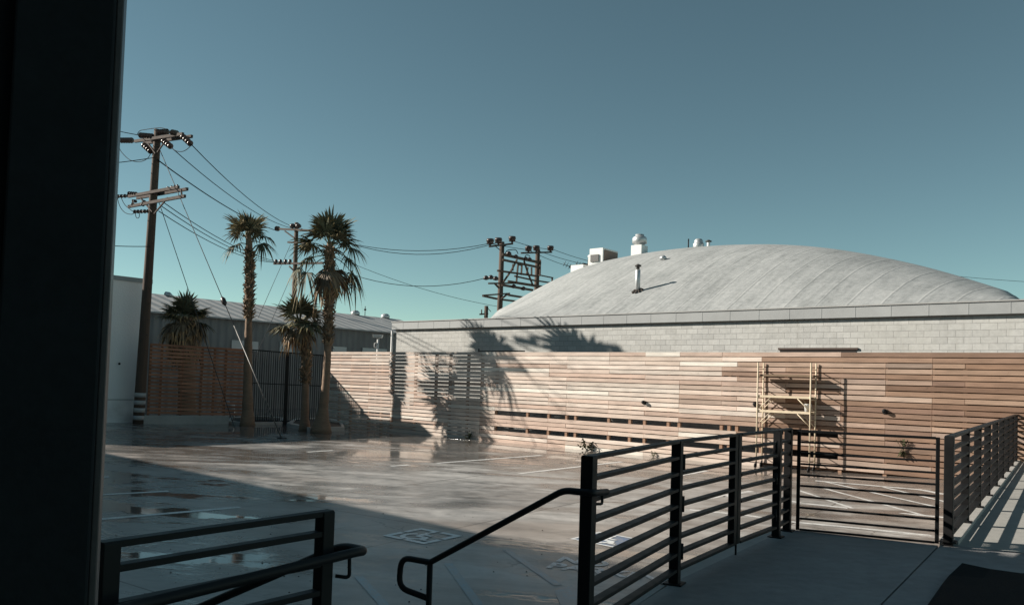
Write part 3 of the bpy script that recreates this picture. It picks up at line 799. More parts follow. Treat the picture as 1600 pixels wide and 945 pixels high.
# rooftop equipment: where the sight line meets the roof at a given depth
def roof_hit(x, y, vmax=None):
    for i in range(400):
        v = .2 + i * .045
        q = at_pl(x, y, WP + ND * v, ND); u = (q - xy(WP)).dot(RD)
        if q.z <= ZE - .02 + Aus(u, v) * sv(v): return roof_pt(u, v)
    return None
def roof_col(x, v):
    q = at_pl(x, 430, WP + ND * v, ND); u = (q - xy(WP)).dot(RD); return roof_pt(u, v)
def pxm(p): return F / p.y
# flue pipe
q = roof_hit(996, 456); s = 1 / pxm(q)
t = thing('flue_pipe', q, 'tall thin grey flue pipe standing on the roof slope', 'flue')
hh = 41 * s
m = MB(); m.lathe(q - UPV * .1, [(4.0 * s, 0), (4.0 * s, hh * .92), (3.0 * s, hh * .94)], 14); m.build('pipe', M['galv'], t)
m = MB(); m.lathe(q + UPV * (hh * .86), [(2.6 * s, 0), (2.6 * s, .09), (5.2 * s, .10), (5.0 * s, .15), (.5 * s, .20)], 14); m.build('cap', mat_basic('dark_cap', (.06, .055, .05), .6), t)
m = MB()
for an in range(0, 360, 40):
    d = RD * math.cos(R(an)) + ND * math.sin(R(an)); e = roof_pt((q + d * 9 * s - xy(WP)).dot(RD), (q + d * 9 * s - xy(WP)).dot(ND))
    m.bar(q + UPV * .12, e + UPV * .02, .05, .05)
m.build('flashing', mat_basic('tar_flashing', (.07, .055, .045), .8), t)
# low dome vent
q = roof_hit(1036, 406); s = 1 / pxm(q)
t = thing('roof_cap_vent', q, 'small low dome vent on the upper roof slope', 'vent')
m = MB(); m.lathe(q - UPV * .08, [(5 * s, 0), (5 * s, .10), (6 * s, .11), (5 * s, .2), (2 * s, .27)], 14); m.build('dome', M['galv'], t)
# big turbine ventilator
q = roof_col(998, VS * .98); s = 1 / pxm(q)
t = thing('exhaust_fan', q, 'big silver exhaust fan on a square curb, tallest thing on the vaulted roof', 'exhaust fan')
m = MB(); m.box(q - UPV * .4, 19 * s, 19 * s, .4 + 13 * s, RD); m.build('curb', M['white_metal'], t, .01)
m = MB(); z = q + UPV * (13 * s)
m.lathe(z, [(8 * s, 0), (8 * s, 2 * s), (11.5 * s, 3.5 * s), (11.5 * s, 11 * s), (10 * s, 13.5 * s), (7 * s, 15 * s), (7 * s, 17.5 * s), (2 * s, 18.5 * s)], 20); m.build('hood', M['galv'], t)
# second, squat fan and mushroom vent and pipe
q = roof_col(1090.5, VS); s = 1 / pxm(q)
t = thing('squat_vent', q, 'squat round metal vent on the roof ridge beside a mushroom vent', 'vent')
m = MB(); m.lathe(q - UPV * .2, [(8.5 * s, 0), (8.5 * s, .2 + 5 * s), (6.5 * s, .2 + 7 * s), (7 * s, .2 + 9 * s), (5 * s, .2 + 12 * s), (3 * s, .2 + 12.5 * s)], 18); m.build('body', M['galv'], t)
q = roof_col(1106, VS); s = 1 / pxm(q)
t = thing('mushroom_vent', q, 'small vent pipe with a dark mushroom cap on the roof ridge', 'vent')
m = MB(); m.lathe(q - UPV * .2, [(2.5 * s, 0), (2.5 * s, .2 + 8 * s)], 12); m.build('pipe', M['white_metal'], t)
m = MB(); m.lathe(q + UPV * (7 * s), [(5.2 * s, 0), (4.8 * s, 1.2 * s), (1 * s, 3 * s)], 12); m.build('cap', mat_basic('dark_cap', (.06, .055, .05), .6), t)
q = roof_col(1074.5, VS); s = 1 / pxm(q)
m = MB(); m.tube([q - UPV * .2, q + UPV * (14 * s)], 1.0 * s, 8); tag(m.build('vent_pipe', M['black_steel']), 'thin dark upright pipe on the roof ridge left of the squat vent', 'pipe')
# air handler
q = roof_col(943, VS * 1.0); s = 1 / pxm(q)
t = thing('air_handler', q, 'boxy white air handler with a side duct on the left shoulder of the roof', 'air handler')
m = MB(); m.obox(q - RD * 15 * s - ND * .6 - UPV * .8, RD * 25 * s, ND * 1.4, UPV * (.8 + 18 * s)); m.build('cabinet', M['white_metal'], t, .015)
m = MB(); m.obox(q - RD * 12 * s - ND * .66 - UPV * .1, RD * 15 * s, ND * .055, UPV * (11 * s)); m.build('grille', mat_basic('grille_dark', (.10, .095, .09), .6, 0, .5, 60), t)
m = MB(); m.obox(q + RD * (10 * s + .003) - ND * .5 - UPV * .6, RD * .05, ND * 1.2, UPV * (.6 + 15 * s)); m.build('shade_side', M['shade_brown'], t)  # brown sheet paints the shade on this side of the white cabinet
m = MB(); m.lathe(q - RD * 23 * s - ND * .1 - UPV * .9, [(4 * s, 0), (4 * s, .9 + 7 * s), (5.0 * s, .9 + 8 * s), (4.6 * s, .9 + 10.5 * s), (1.5 * s, .9 + 11.5 * s)], 14); m.build('duct', M['white_metal'], t)
q = roof_col(909, VS * .98); s = 1 / pxm(q)
m = MB(); m.box(q - UPV * .6, 24 * s, .9, .6 + 3 * s, RD); tag(m.build('roof_curb', M['white_metal'], bevel=.01), 'low white curb box on the roof below the air handler', 'roof curb')

# ------------------------------------------------------------------ scaffold
sN, sF = .46, .07                      # distance of near and far posts from the fence line
def sp(x, y, o): return at_pl(x, y, FP - ND * o, ND)
tn = thing('scaffold', xy(sp(1226, 700, .45), -.6), 'cream narrow rolling scaffold with two platforms standing at the fence', 'scaffold')
zt = sp(1186, 566, sN).z
xL = (sp(1183, 640, sN) - xy(FP)).dot(RD); xR = (sp(1266, 640, sN) - xy(FP)).dot(RD)
def sc(t, o, z): q = FP + RD * t - ND * o; return V((q.x, q.y, z))
zb = lot_z(*sc((xL + xR) / 2, .5, 0).xy)
for tx in (xL, xR):
    for o_ in (sN, sF):
        m = MB(); m.tube([sc(tx, o_, zb + .17), sc(tx, o_, zt)], .021, 8); m.build('post', M['scaf'], tn)
        m = MB(); c = sc(tx, o_, zb); m.lathe(c + V((-.02, 0, .065)), [(.02, -.018), (.065, -.018), (.065, .018), (.02, .018)], 14, RD); m.bar(c + V((0, 0, .06)), c + V((0, 0, .18)), .05, .03, RD); m.build('caster', M['black_steel'], tn)
    z = zb + .3
    while z < zt - .05:
        m = MB(); m.tube([sc(tx, sN, z), sc(tx, sF, z)], .013, 6); m.build('rung', M['scaf'], tn); z += .27
zs = [sp(1226, 620, sN).z, sp(1226, 643.5, sN).z]
for z in zs:
    for o_ in (sN - .03, sF + .03):
        m = MB(); m.bar(sc(xL + .02, o_, z), sc(xR - .02, o_, z), .035, .06); m.build('side_rail', M['scaf'], tn)
    for o_ in (sN - .03, sF + .03):
        for tx, sg in ((xL, 1), (xR, -1)):
            m = MB(); m.tube([sc(tx + sg * .02, o_, z - .36), sc(tx + sg * .36, o_, z - .03)], .013, 6); m.build('brace', M['scaf'], tn)
z = zs[1]; m = MB(); m.obox(sc(xL + .03, sN - .06, z - .01), RD * (xR - xL - .06), ND * (sN - sF - .12), UPV * .03); m.build('platform', M['ply'], tn)
z = zs[0]; m = MB(); m.obox(sc(xL + .03, sN - .06, z - .01), RD * (xR - xL - .06), ND * (sN - sF - .12), UPV * .03); m.build('platform', M['ply'], tn)
z = sp(1190, 585, sN).z
m = MB(); m.obox(sc(xL - .05, sN - .05, z - .04), RD * (xR - xL + .15), ND * .26, UPV * .05); m.build('upper_plank', M['ply'], tn)
m = MB(); z = zs[0] + .05
pq = sc(xR - .12, sN - .15, zs[1] + .02)
tb = thing('paint_bucket', pq, 'small white bucket on the lower scaffold platform', 'bucket')
m.lathe(pq, [(.075, 0), (.095, .2), (.10, .205), (.10, .22), (.088, .22), (.07, .03)], 14); m.build('pail', M['white_metal'], tb)

# ------------------------------------------------------------------ left fence, gate, white building
LA = V((*at_y(232, 590, 32.6).xy, 0)); LBp = V((*at_y(510, 600, 36.2).xy, 0)); LD = (LBp - LA).normalized(); LN = UPV.cross(LD)
def lp(x, y, off=0.0):
    return at_pl(x, y, LA + LN * off, LN)
t = thing('slat_fence', xy(lp(308, 640), LOT), 'dark red-brown slatted fence between the white wall and the black gate', 'fence')
za, zb_ = lp(232, 536, 0).z, lp(385, 545.5, 0).z
ba, bb_ = lp(232, 648, 0).z, lp(385, 651, 0).z
A = xy(lp(232, 600)); B = xy(lp(384, 600)); rn = random.Random(4)
m = MB(); nrow = 19; LLn = (B - A).length
cuts = [0, .33, .53, .78, 1]
for r_ in range(nrow):
    for c0, c1 in zip(cuts[:-1], cuts[1:]):
        f0, f1 = r_ / nrow, (r_ + 1) / nrow
        kk = rn.uniform(.8, 1.2); c = (.36 * kk, .17 * kk, .105 * kk)
        def zz(u, f): return (za + (zb_ - za) * u) * (1 - f) + (ba + (bb_ - ba) * u) * f
        hgt = .62 if rn.random() < .8 else .70
        qa = xy(A + (B - A) * c0, zz(c0, f0)); qb = xy(A + (B - A) * c1 - LD * .006, zz(c1, f0))
        h = (zz(.5, f0) - zz(.5, f1)) * hgt
        m.hexa([qa - UPV * h, qb - UPV * h, qb - UPV * h + LN * .02, qa - UPV * h + LN * .02, qa, qb, qb + LN * .02, qa + LN * .02], c)
m.build('slats', M['stain'], t)
for u in (.01, .12, .33, .53, .66, .78, .99):
    m = MB(); q = A + (B - A) * u + LN * .07; m.box(xy(q, -.7), .09, .09, za + (zb_ - za) * u + .69, LD, (.2, .09, .055)); m.build('post', M['stain'], t)
m = MB(); q0 = xy(A, -.72) - LN * .28 - LD * .3; m.obox(q0, (B - A) * .9, LN * .6, UPV * .36); 
tag(m.build('low_wall', M['kerb'], bevel=.015), 'low rough concrete upstand under the slatted fence', 'low wall')
# metal gate
def metal_leaf(xa, xb, label):
    a = xy(lp(xa, 600)); b = xy(lp(xb, 600)); d = (b - a).normalized()
    zt_a, zt_b = lp(xa, 546 + (xa - 388) * .08, 0).z, lp(xb, 546 + (xb - 388) * .08, 0).z
    zbm = LOT + .12
    t = thing('picket_gate', xy(a, LOT), label, 'gate', 'black picket gate leaves')
    m = MB()
    m.bar(xy(a, zt_a), xy(b, zt_b), .05, .05); m.bar(xy(a, zbm), xy(b, zbm), .05, .06); m.bar(xy(a, (zt_a + zbm) / 2 + .1), xy(b, (zt_b + zbm) / 2 + .1), .04, .04)
    for q, z in ((a, zt_a), (b, zt_b)): m.box(xy(q, LOT), .07, .07, z - LOT + .02, d)
    m.build('frame', M['black_steel'], t)
    n = int((b - a).length / .092); m = MB()
    for k in range(1, n):
        u = k / n; q = a + (b - a) * u; m.box(xy(q, zbm), .03, .024, zt_a + (zt_b - zt_a) * u - zbm, d)
    m.build('pickets', M['black_steel'], t)
metal_leaf(391, 446, 'black picket gate leaf beside the red-brown slatted fence')
metal_leaf(449, 505, 'black picket gate leaf behind the two palms at the fence corner')
# white building
WC = V((*at_y(228.5, 600, 33.5).xy, 0)); WZ = at_y(226, 436.5, 33.5).z
t = thing('white_building', WC, 'plain white stucco building at the left edge with a grey roof rim', 'building')
m = MB(); m.obox(xy(WC, -1.1), -RD * 26, -ND * 11, UPV * (WZ - .18 + 1.1)); m.build('wall', M['white_wall'], t)
m = MB(); m.obox(xy(WC + RD * .05 + ND * .05, WZ - .18), -RD * 26, -ND * 11.1, UPV * .18); m.build('roof_rim', mat_basic('grey_rim', (.30, .34, .35), .6), t)
m = MB(); qj = at_y(200, 626, 34); m.obox(xy(WC, .22) + RD * .003, RD * .012, -ND * 11, UPV * .03); m.build('band', mat_basic('wall_band', (.30, .31, .32), .7), t)
m = MB(); q = at_pl(186, 568, WC, RD); m.lathe(q, [(.04, 0), (.05, .04), (.02, .06)], 10, RD); m.build('vent_cap', M['black_steel'], t)
m = MB(); m.tube([WC + RD * .06 - ND * .12 + UPV * -.65, WC + RD * .06 - ND * .12 + UPV * (WZ - .3)], .045, 10); m.build('downspout', M['white_metal'], t)
# taller block added further back, out of the picture, to throw slanting fence shade
TB = V((-27.6, 37.85, 0)); TE = (ND + RD * .56).normalized(); TN = UPV.cross(TE)
t = thing('shade_block', TB, 'unseen tall block added beyond the white building to shade the fence', 'building')
m = MB(); m.obox(xy(TB - TE * 7, -1.1), TE * 11, TN * 4, UPV * (10.2 + 1.1)); m.build('wall', M['facade'], t)

# grey warehouse beyond the gate
GA = at_y(232, 487, 44.0); GD = ND
gz = GA.z
def gp(x): return (at_pl(x, 510, xy(GA), RD) - xy(GA)).dot(GD)
ge = gp(640)
gw0 = xy(GA) - GD * 14; 
t = thing('grey_warehouse', xy(GA, LOT), 'long grey corrugated warehouse with a pale gable roof in the distance', 'warehouse')
m = MB(); m.obox(xy(gw0, -1.1), GD * (ge + 18), -RD * 12, UPV * (gz + 1.1 - .02)); m.build('wall', M['shed_wall'], t)
rz = at_y(232, 460, 50.0).z
a0, a1 = xy(gw0 + RD * .35 - GD * .3, gz - .06), xy(gw0 + RD * .35 + GD * (ge + 18.3), gz - .06)
r0, r1_ = xy(gw0 - RD * 6 - GD * .3, rz), xy(gw0 - RD * 6 + GD * (ge + 18.3), rz)
c0, c1 = xy(gw0 - RD * 12.35 - GD * .3, gz - .06), xy(gw0 - RD * 12.35 + GD * (ge + 18.3), gz - .06)
m = MB(); th = V((0, 0, .09))
m.hexa([a0, a1, r1_, r0, a0 + th, a1 + th, r1_ + th, r0 + th]); m.hexa([r0, r1_, c1, c0, r0 + th, r1_ + th, c1 + th, c0 + th]); rf = m.build('roof', M['shed_roof'], t)
for xa, xb, ya, yb in ((362, 380, 531, 544), (391, 403, 533, 545), (437, 457, 534, 548), (520, 541, 541, 550), (566, 604, 543, 551)):
    q0 = at_pl(xa, ya, xy(GA) + RD * .02, RD); q1 = at_pl(xb, yb, xy(GA) + RD * .02, RD); zb2 = min(q1.z, q0.z - .6)
    m = MB(); m.obox(xy(q0, zb2), xy(q1) - xy(q0), RD * .03, UPV * (q0.z - zb2)); m.build('window', M['glass'], t)
for x, y in ((555, 493), (602, 498)):
    q = at_pl(x, y, r0, RD); m = MB(); m.lathe(q - UPV * .3, [(.16, 0), (.16, .3), (.34, .34), (.36, .55), (.2, .7)], 14); m.build('roof_ventilator', M['galv'], t)
q = at_pl(570, 497, r0, RD); m = MB(); m.tube([q - UPV * .3, q + UPV * .95], .03, 6); m.lathe(q + UPV * .6, [(.02, 0), (.1, .04), (.1, .12), (.02, .16)], 10); m.build('antenna', M['black_steel'], t)
# security floodlight above the corner of the fence
q = xy(fence_pt(578)) + ND * .35; q = V((q.x, q.y, 0)); zt_ = at_y(579, 527, q.y).z
t = thing('security_light', xy(q, LOT), 'white security light on a thin post behind the fence corner', 'security light')
m = MB(); m.tube([xy(q, LOT), xy(q, zt_)], .045, 10); m.build('post', M['white_metal'], t)
m = MB(); m.hexa([xy(q, zt_) + V((-.20, -.1, 0.0)), xy(q, zt_) + V((.16, -.1, -.02)), xy(q, zt_) + V((.16, .1, -.02)), xy(q, zt_) + V((-.20, .1, 0.0)), xy(q, zt_ + .1) + V((-.22, -.12, .02)), xy(q, zt_ + .1) + V((.2, -.12, .02)), xy(q, zt_ + .1) + V((.2, .12, .02)), xy(q, zt_ + .1) + V((-.22, .12, .02))]); m.build('lamp_head', M['white_metal'], t, .01)
m = MB(); m.tube(arc_path([xy(q, zt_ - .42), xy(q, zt_ - .42) + V((-.14, -.02, 0)), xy(q, zt_ - .25) + V((-.14, -.02, 0)), xy(q, zt_ - .22) + V((-.06, -.02, 0))], .05), .02, 8); m.build('side_arm', M['white_metal'], t)
# street lamp head beside the short palm
q = at_y(258, 458, 39); b_ = at_y(286, 470, 39)
t = thing('yard_lamp', xy(b_, LOT), 'silver lamp head on an arm sticking out beside the bushy short palm', 'lamp')
m = MB(); m.tube([xy(b_, LOT), b_], .05, 8); m.build('post', M['galv'], t)
m = MB(); m.tube([b_, b_ + (q - b_) * .7], .025, 8); m.build('arm', M['galv'], t)
m = MB(); m.tube([b_ + (q - b_) * .6, b_ + (q - b_) * .8, q], [.06, .14, .09], 10); m.build('lamp_head', M['galv'], t)

# planters
def planter(pts_px, label, zk=.13):
    c = [on_lot(*p) for p in pts_px]
    ctr = sum((V(p) for p in c), V((0, 0, 0))) / len(c)
    t = thing('planter', xy(ctr, LOT), label, 'planter', 'kerbed palm planters')
    m = MB(); n = len(c)
    inn = [p + (ctr - p).normalized() * .28 for p in c]
    for k in range(n):
        k2 = (k + 1) % n
        m.hexa([xy(c[k], LOT - .1), xy(c[k2], LOT - .1), xy(inn[k2], LOT - .1), xy(inn[k], LOT - .1), xy(c[k], LOT + zk), xy(c[k2], LOT + zk), xy(inn[k2], LOT + zk), xy(inn[k], LOT + zk)])
    m.build('kerb', M['kerb'], t)
    m = MB()
    for k in range(n):
        k2 = (k + 1) % n
        m.face([xy(inn[k], LOT + zk - .03), xy(inn[k2], LOT + zk - .03), xy(ctr, LOT + .24)], sm=True)
    m.build('soil', M['soil'], t)
planter([(448, 666.5), (484, 674.5), (538, 673), (533, 662), (505, 657.5), (460, 659)], 'low concrete planter kerb holding two palms near the fence corner', .16)
planter([(352, 661), (378, 664), (440, 663), (446, 656), (416, 653), (362, 654.5)], 'low concrete planter kerb at the foot of the lone tall palm', .11)

# valve assembly near the slatted fence
q = on_lot(360, 657); s = 1 / pxm(q)
t = thing('backflow_valve', q, 'pale backflow valve on short pipes by the slatted fence', 'valve')
m = MB(); m.tube(arc_path([q - RD * .25, q - RD * .25 + UPV * .55, q + RD * .25 + UPV * .55, q + RD * .25], .1), .05, 10); m.build('pipe', M['galv'], t)
m = MB(); m.lathe(q + UPV * .38 + RD * .1 - ND * .1, [(.1, 0), (.2, .05), (.2, .38), (.14, .45)], 14); m.build('valve_body', mat_basic('pale_valve', (.40, .43, .47), .5), t)
m = MB(); m.lathe(q + UPV * .5 - RD * .18 - ND * .08, [(.06, 0), (.13, .05), (.13, .3), (.05, .42)], 12); m.build('relief_valve', mat_basic('pale_valve_blue', (.30, .35, .42), .5), t)

# ------------------------------------------------------------------ palms
def frond(m, o, d, pet, fan, droop, c, rn, nleaf=20, cp=(.13, .14, .07)):
    d = d.normalized()
    pts = []; n = 5
    for k in range(n + 1):
        u = k / n; pts.append(o + d * (pet * u) + UPV * (-droop * .45 * pet * u * u))
    m.tube(pts, [.022 - .010 * k / n for k in range(n + 1)], 4, cp, False)
    h = pts[-1]; t = (pts[-1] - pts[-2]).normalized()
    s = t.cross(UPV); s = s.normalized() if s.length > .05 else V((math.cos(o.x * 9), math.sin(o.x * 9), 0))
    nn = s.cross(t).normalized()
    roll = rn.uniform(-.5, .5); s, nn = s * math.cos(roll) + nn * math.sin(roll), nn * math.cos(roll) - s * math.sin(roll)
    for k in range(nleaf):
        a = R(-118 + 236 * (k + .5) / nleaf) + rn.uniform(-.03, .03)
        dd = t * math.cos(a) + s * math.sin(a)
        if rn.random() < .07: continue
        ll = fan * (.70 + .30 * math.cos(a * .7)) * rn.uniform(.72, 1.12)
        wv = (-t * math.sin(a) + s * math.cos(a))
        ww = ll * R(236 / nleaf) * .46
        fold = nn * (.10 * ll)
        dr = droop * rn.uniform(.4, 1.5) + rn.uniform(0, .16)
        pp = []
        for u in (0, .45, .75, 1.0):
            q = h + dd * (ll * u) + nn * (.12 * ll * math.sin(math.pi * u) * .5) - UPV * (dr * ll * .62 * u ** 2.2)
            pp.append(q)
        wd = [.12 * ww, .62 * ww, .42 * ww, .02 * ww]
        kk = rn.uniform(.7, 1.3); cc = tuple(x * kk for x in c)
        tip = (min(cc[0] * 1.7 + .02, 1), cc[1] * 1.4 + .012, cc[2] * 1.1)
        for i in range(3):
            f0 = nn * (.25 * wd[i] * (1 if k % 2 else -1)); f1 = nn * (.25 * wd[i + 1] * (1 if k % 2 else -1))
            m.face([pp[i] - wv * wd[i] + f0, pp[i] + wv * wd[i] - f0, pp[i + 1] + wv * wd[i + 1] - f1, pp[i + 1] - wv * wd[i + 1] + f1], tip if i == 2 else cc)
def palm(name, label, Y, trunk_px, shag, crown_px, fr, seed, fan, dead=(), nleaf=20, base_drop=.3):
    """trunk_px: (x, y, half width px) from base up; fr: (n, el range, petiole m) groups of living fronds; dead: hanging dry ones."""
    rn = random.Random(seed); s = Y / F
    pts = [at_y(x, y, Y) for x, y, w_ in trunk_px]; rr = [w_ * s for x, y, w_ in trunk_px]
    b0 = pts[0].copy(); b0.z = min(b0.z, LOT + .05)
    t = thing(name, xy(b0, LOT), label, 'palm', 'fan palms by the fence')
    # dense rings
    P_, R_ = [b0 - UPV * .1], [rr[0] * 1.15]
    for k in range(len(pts) - 1):
        n = max(2, int((pts[k + 1] - pts[k]).length / .11))
        for i in range(n):
            u = i / n; P_.append(pts[k].lerp(pts[k + 1], u)); R_.append((rr[k] + (rr[k + 1] - rr[k]) * u) * rn.uniform(.95, 1.05))
    P_.append(pts[-1]); R_.append(rr[-1])
    random.seed(seed); m = MB(); m.tube(P_, R_, 14, None, True, .035); tr = m.build('trunk', M['trunk'], t)
    # leaf bases left on the upper trunk
    def on_axis(y):
        for k in range(len(trunk_px) - 1):
            y0, y1 = trunk_px[k][1], trunk_px[k + 1][1]
            if y1 <= y <= y0:
                u = (y0 - y) / (y0 - y1); return pts[k].lerp(pts[k + 1], u), rr[k] + (rr[k + 1] - rr[k]) * u
        return pts[-1], rr[-1]
    if shag:
        m = MB(); ya, yb, den = shag
        nb = int(abs(ya - yb) * den)
        for k in range(nb):
            y = ya + (yb - ya) * (k + rn.random()) / nb
            q, r_ = on_axis(y); an = k * 2.4 + rn.uniform(-.3, .3)
            d = V((math.cos(an), math.sin(an), 0)); sd = UPV.cross(d)
            Lb = rn.uniform(.13, .26); up = rn.uniform(.35, 1.2) * (1 if rn.random() < .72 else -1)
            o0 = q + d * r_ * .8; tip = o0 + (d * rn.uniform(.5, .9) + UPV * up).normalized() * Lb
            w0 = rn.uniform(.04, .075); kk = rn.uniform(.5, 1.5); c = (.21 * kk, .145 * kk, .09 * kk)
            th = UPV * .035
            m.face([o0 - sd * w0 - th, o0 + sd * w0 - th, tip + sd * w0 * .5, tip - sd * w0 * .5], c)
            m.face([o0 + sd * w0 + th, o0 - sd * w0 + th, tip - sd * w0 * .5 + th * .3, tip + sd * w0 * .5 + th * .3], c)
            m.face([o0 - sd * w0 - th, tip - sd * w0 * .5, tip - sd * w0 * .5 + th * .3, o0 - sd * w0 + th], c)
            m.face([tip + sd * w0 * .5, o0 + sd * w0 - th, o0 + sd * w0 + th, tip + sd * w0 * .5 + th * .3], c)
        m.build('leaf_bases', M['boot'], tr)
    c0 = at_y(crown_px[0], crown_px[1], Y)
    m = MB(); ga = rn.uniform(0, 6)
    for n, e0, e1, pl, fs, drp in fr:
        for k in range(n):
            ga += 2.399 + rn.uniform(-.25, .25); el = R(rn.uniform(e0, e1))
            d = V((math.cos(ga) * math.cos(el), math.sin(ga) * math.cos(el), math.sin(el)))
            kk = rn.uniform(.75, 1.25); c = (.115 * kk, .115 * kk, .075 * kk)
            if rn.random() < .2: c = (.22 * kk, .195 * kk, .13 * kk)
            frond(m, c0 + V((d.x, d.y, 0)) * rr[-1] * .6 - UPV * rn.uniform(0, .25), d, pl * rn.uniform(.8, 1.15), fan * fs * rn.uniform(.85, 1.12), drp, c, rn, nleaf)
    for x, y, px_, py_, fs, drp in crown_px[2]:        # particular fronds: hastula pixel of a named leaf
        hh = at_y(x, y, Y + rn.uniform(-.5, .5)); st = at_y(px_, py_, Y)
        d = hh - st; drp_p = drp
        d2 = d + UPV * (.45 * drp_p * d.length)
        kk = rn.uniform(.8, 1.2)
        frond(m, st, d2, d.length, fan * fs, drp, (.11 * kk, .108 * kk, .07 * kk), rn, nleaf)
    m.build('crown', M['frond'], t)
    if dead:
        m = MB()
        for n, e0, e1, pl, fs, drp, dz in dead:
            for k in range(n):
                ga += 2.399 + rn.uniform(-.3, .3); el = R(rn.uniform(e0, e1))
                d = V((math.cos(ga) * math.cos(el), math.sin(ga) * math.cos(el), math.sin(el)))
                kk = rn.uniform(.55, 1.25); c = (.19 * kk, .145 * kk, .10 * kk)
                frond(m, c0 - UPV * rn.uniform(dz[0], dz[1]), d, pl * rn.uniform(.8, 1.15), fan * fs * rn.uniform(.8, 1.1), drp, c, rn, max(10, nleaf - 6), (.25, .18, .11))
        m.build('dry_skirt', M['frond'], t)
palm('fan_palm', 'lone tall slim palm with a ragged trunk in front of the slatted fence', 33.45,
     [(387, 658, 11), (387, 642, 8.5), (387, 600, 7), (388, 540, 6), (388.5, 500, 5.2), (389, 470, 6), (390, 430, 6.4), (390, 395, 5.5), (388, 364, 4)], (500, 392, 2.6),
     (387, 366, [(368, 379, 388, 384, .72, 1.2), (411, 379, 390, 380, .75, 1.15), (401, 358, 390, 372, .7, .7), (416, 366, 391, 374, .7, .9)]),
     [(10, 48, 88, .42, .95, .12), (4, 15, 50, .42, .78, .45)], 21, .96)
palm('fan_palm', 'biggest palm, with a full drooping crown, at the fence corner', 30.6,
     [(502, 668, 15), (503, 657, 11), (505, 640, 7.6), (509, 600, 6.2), (511.5, 560, 5.6), (513, 520, 6), (514, 470, 6.4), (515, 430, 6.2), (515, 395, 5.5), (515, 378, 4)], (540, 388, 2.6),
     (515, 380, [(553, 385, 518, 392, .72, .9), (545, 402, 517, 397, .85, 1.1), (540, 425, 518, 402, .95, 1.5), (528, 432, 517, 405, .8, 1.7), (490, 425, 512, 402, .85, 1.4), (480, 400, 512, 395, .8, 1.2), (484, 382, 512, 390, .8, .8), (474, 420, 511, 400, .6, 1.5)]),
     [(15, 32, 88, .66, .92, .10), (8, 8, 40, .68, .88, .38)], 5, .98, [(7, -70, -35, .5, .8, 1.5, (.3, .7))], 22)
palm('fan_palm', 'short leaning palm growing beside the biggest palm from the same planter', 31.3,
     [(476, 667, 8.5), (476, 655, 6.5), (477, 620, 5.4), (478.5, 560, 4.8), (476, 535, 5.4), (472, 512, 5), (469, 500, 4)], (600, 508, 2.4),
     (468, 500, []), [(16, 18, 85, .55, .88, .12), (10, -8, 30, .58, .86, .40)], 33, .86, [(8, -40, -5, .4, .7, 1.2, (0, .2))])
palm('fan_palm', 'squat bushy palm with a dry straw skirt behind the slatted fence', 37.6,
     [(292, 640, 14), (292, 560, 13), (291, 520, 12), (290, 495, 9)], None,
     (290, 492, []), [(22, 12, 88, .50, .95, .08), (9, -5, 35, .55, .86, .4)], 44, .86, [(26, -35, 10, .6, .82, 1.2, (0, .2)), (20, -65, -20, .6, .8, 1.5, (.2, .9))])

# ------------------------------------------------------------------ utility poles and lines
def insul_string(root, a, b, n, r=.11):
    m = MB()
    d = (b - a); L = d.length; d.normalize()
    m.tube([a, b], .014, 5)
    for k in range(n):
        q = a + d * (L * (k + .5) / n); m.lathe(q - d * .03, [(.03, 0), (r, .02), (r * .9, .045), (.03, .06)], 9, d)
    m.build('insulator', M['insul'], root)
def post_insul(root, p, prof, n=9):
    m = MB(); m.lathe(p, prof, n); m.build('insulator', M['insul'], root)
def sag_line(a, b, sag, n=14):
    return [a.lerp(b, k / n) - UPV * (4 * sag * (k / n) * (1 - k / n)) for k in range(n + 1)]
YA = 32.3
pa_b = at_y(216, 661, YA); pa_t = at_y(246.5, 203, YA)
t = thing('utility_pole', xy(pa_b, LOT), 'tallest dark wooden utility pole, striped at its base, near the white building', 'utility pole', 'wooden utility poles')
ptsA = [pa_b.lerp(pa_t, k / 10) for k in range(11)]; ptsA[0].z = LOT - .2
m = MB(); m.tube(ptsA, [.22 - .008 * k for k in range(11)], 14); m.build('shaft', M['pole'], t)
dirA = (pa_t - pa_b).normalized()
for k in range(4):
    c = pa_b.lerp(pa_t, (.012 + .0255 * k)); m = MB(); m.tube([c + dirA * .0, c + dirA * .17], .226, 14); m.build('white_band', M['stripe_w'], t)
AD = RD
def armpt(x, y, off=-.18): return at_pl(x, y, xy(pa_t) + ND * off, ND)
ua, ub = armpt(211, 221), armpt(286, 209.5)
m = MB(); m.bar(ua, ub, .09, .115); m.build('crossarm', M['arm'], t)
m = MB(); m.bar(ua + ND * .36, ub + ND * .36, .09, .115); m.build('crossarm', M['arm'], t)
la, lb = armpt(201, 307), armpt(279, 292.5); lc, ld = armpt(201, 323), armpt(289, 306.5)
for a, b_ in ((la, lb), (la + ND * .36, lb + ND * .36), (lc, ld)):
    m = MB(); m.bar(a, b_, .09, .115); m.build('crossarm', M['arm'], t)
m = MB()
for x0, y0, x1, y1 in ((232, 225, 243, 240), (257, 222, 246, 238), (262, 309, 241, 334), (220, 310, 238, 331), (283, 296, 284, 306), (207, 312, 208, 322)):
    m.bar(armpt(x0, y0), armpt(x1, y1), .05, .05)
m.build('arm_brace', M['arm'], t)
m = MB()
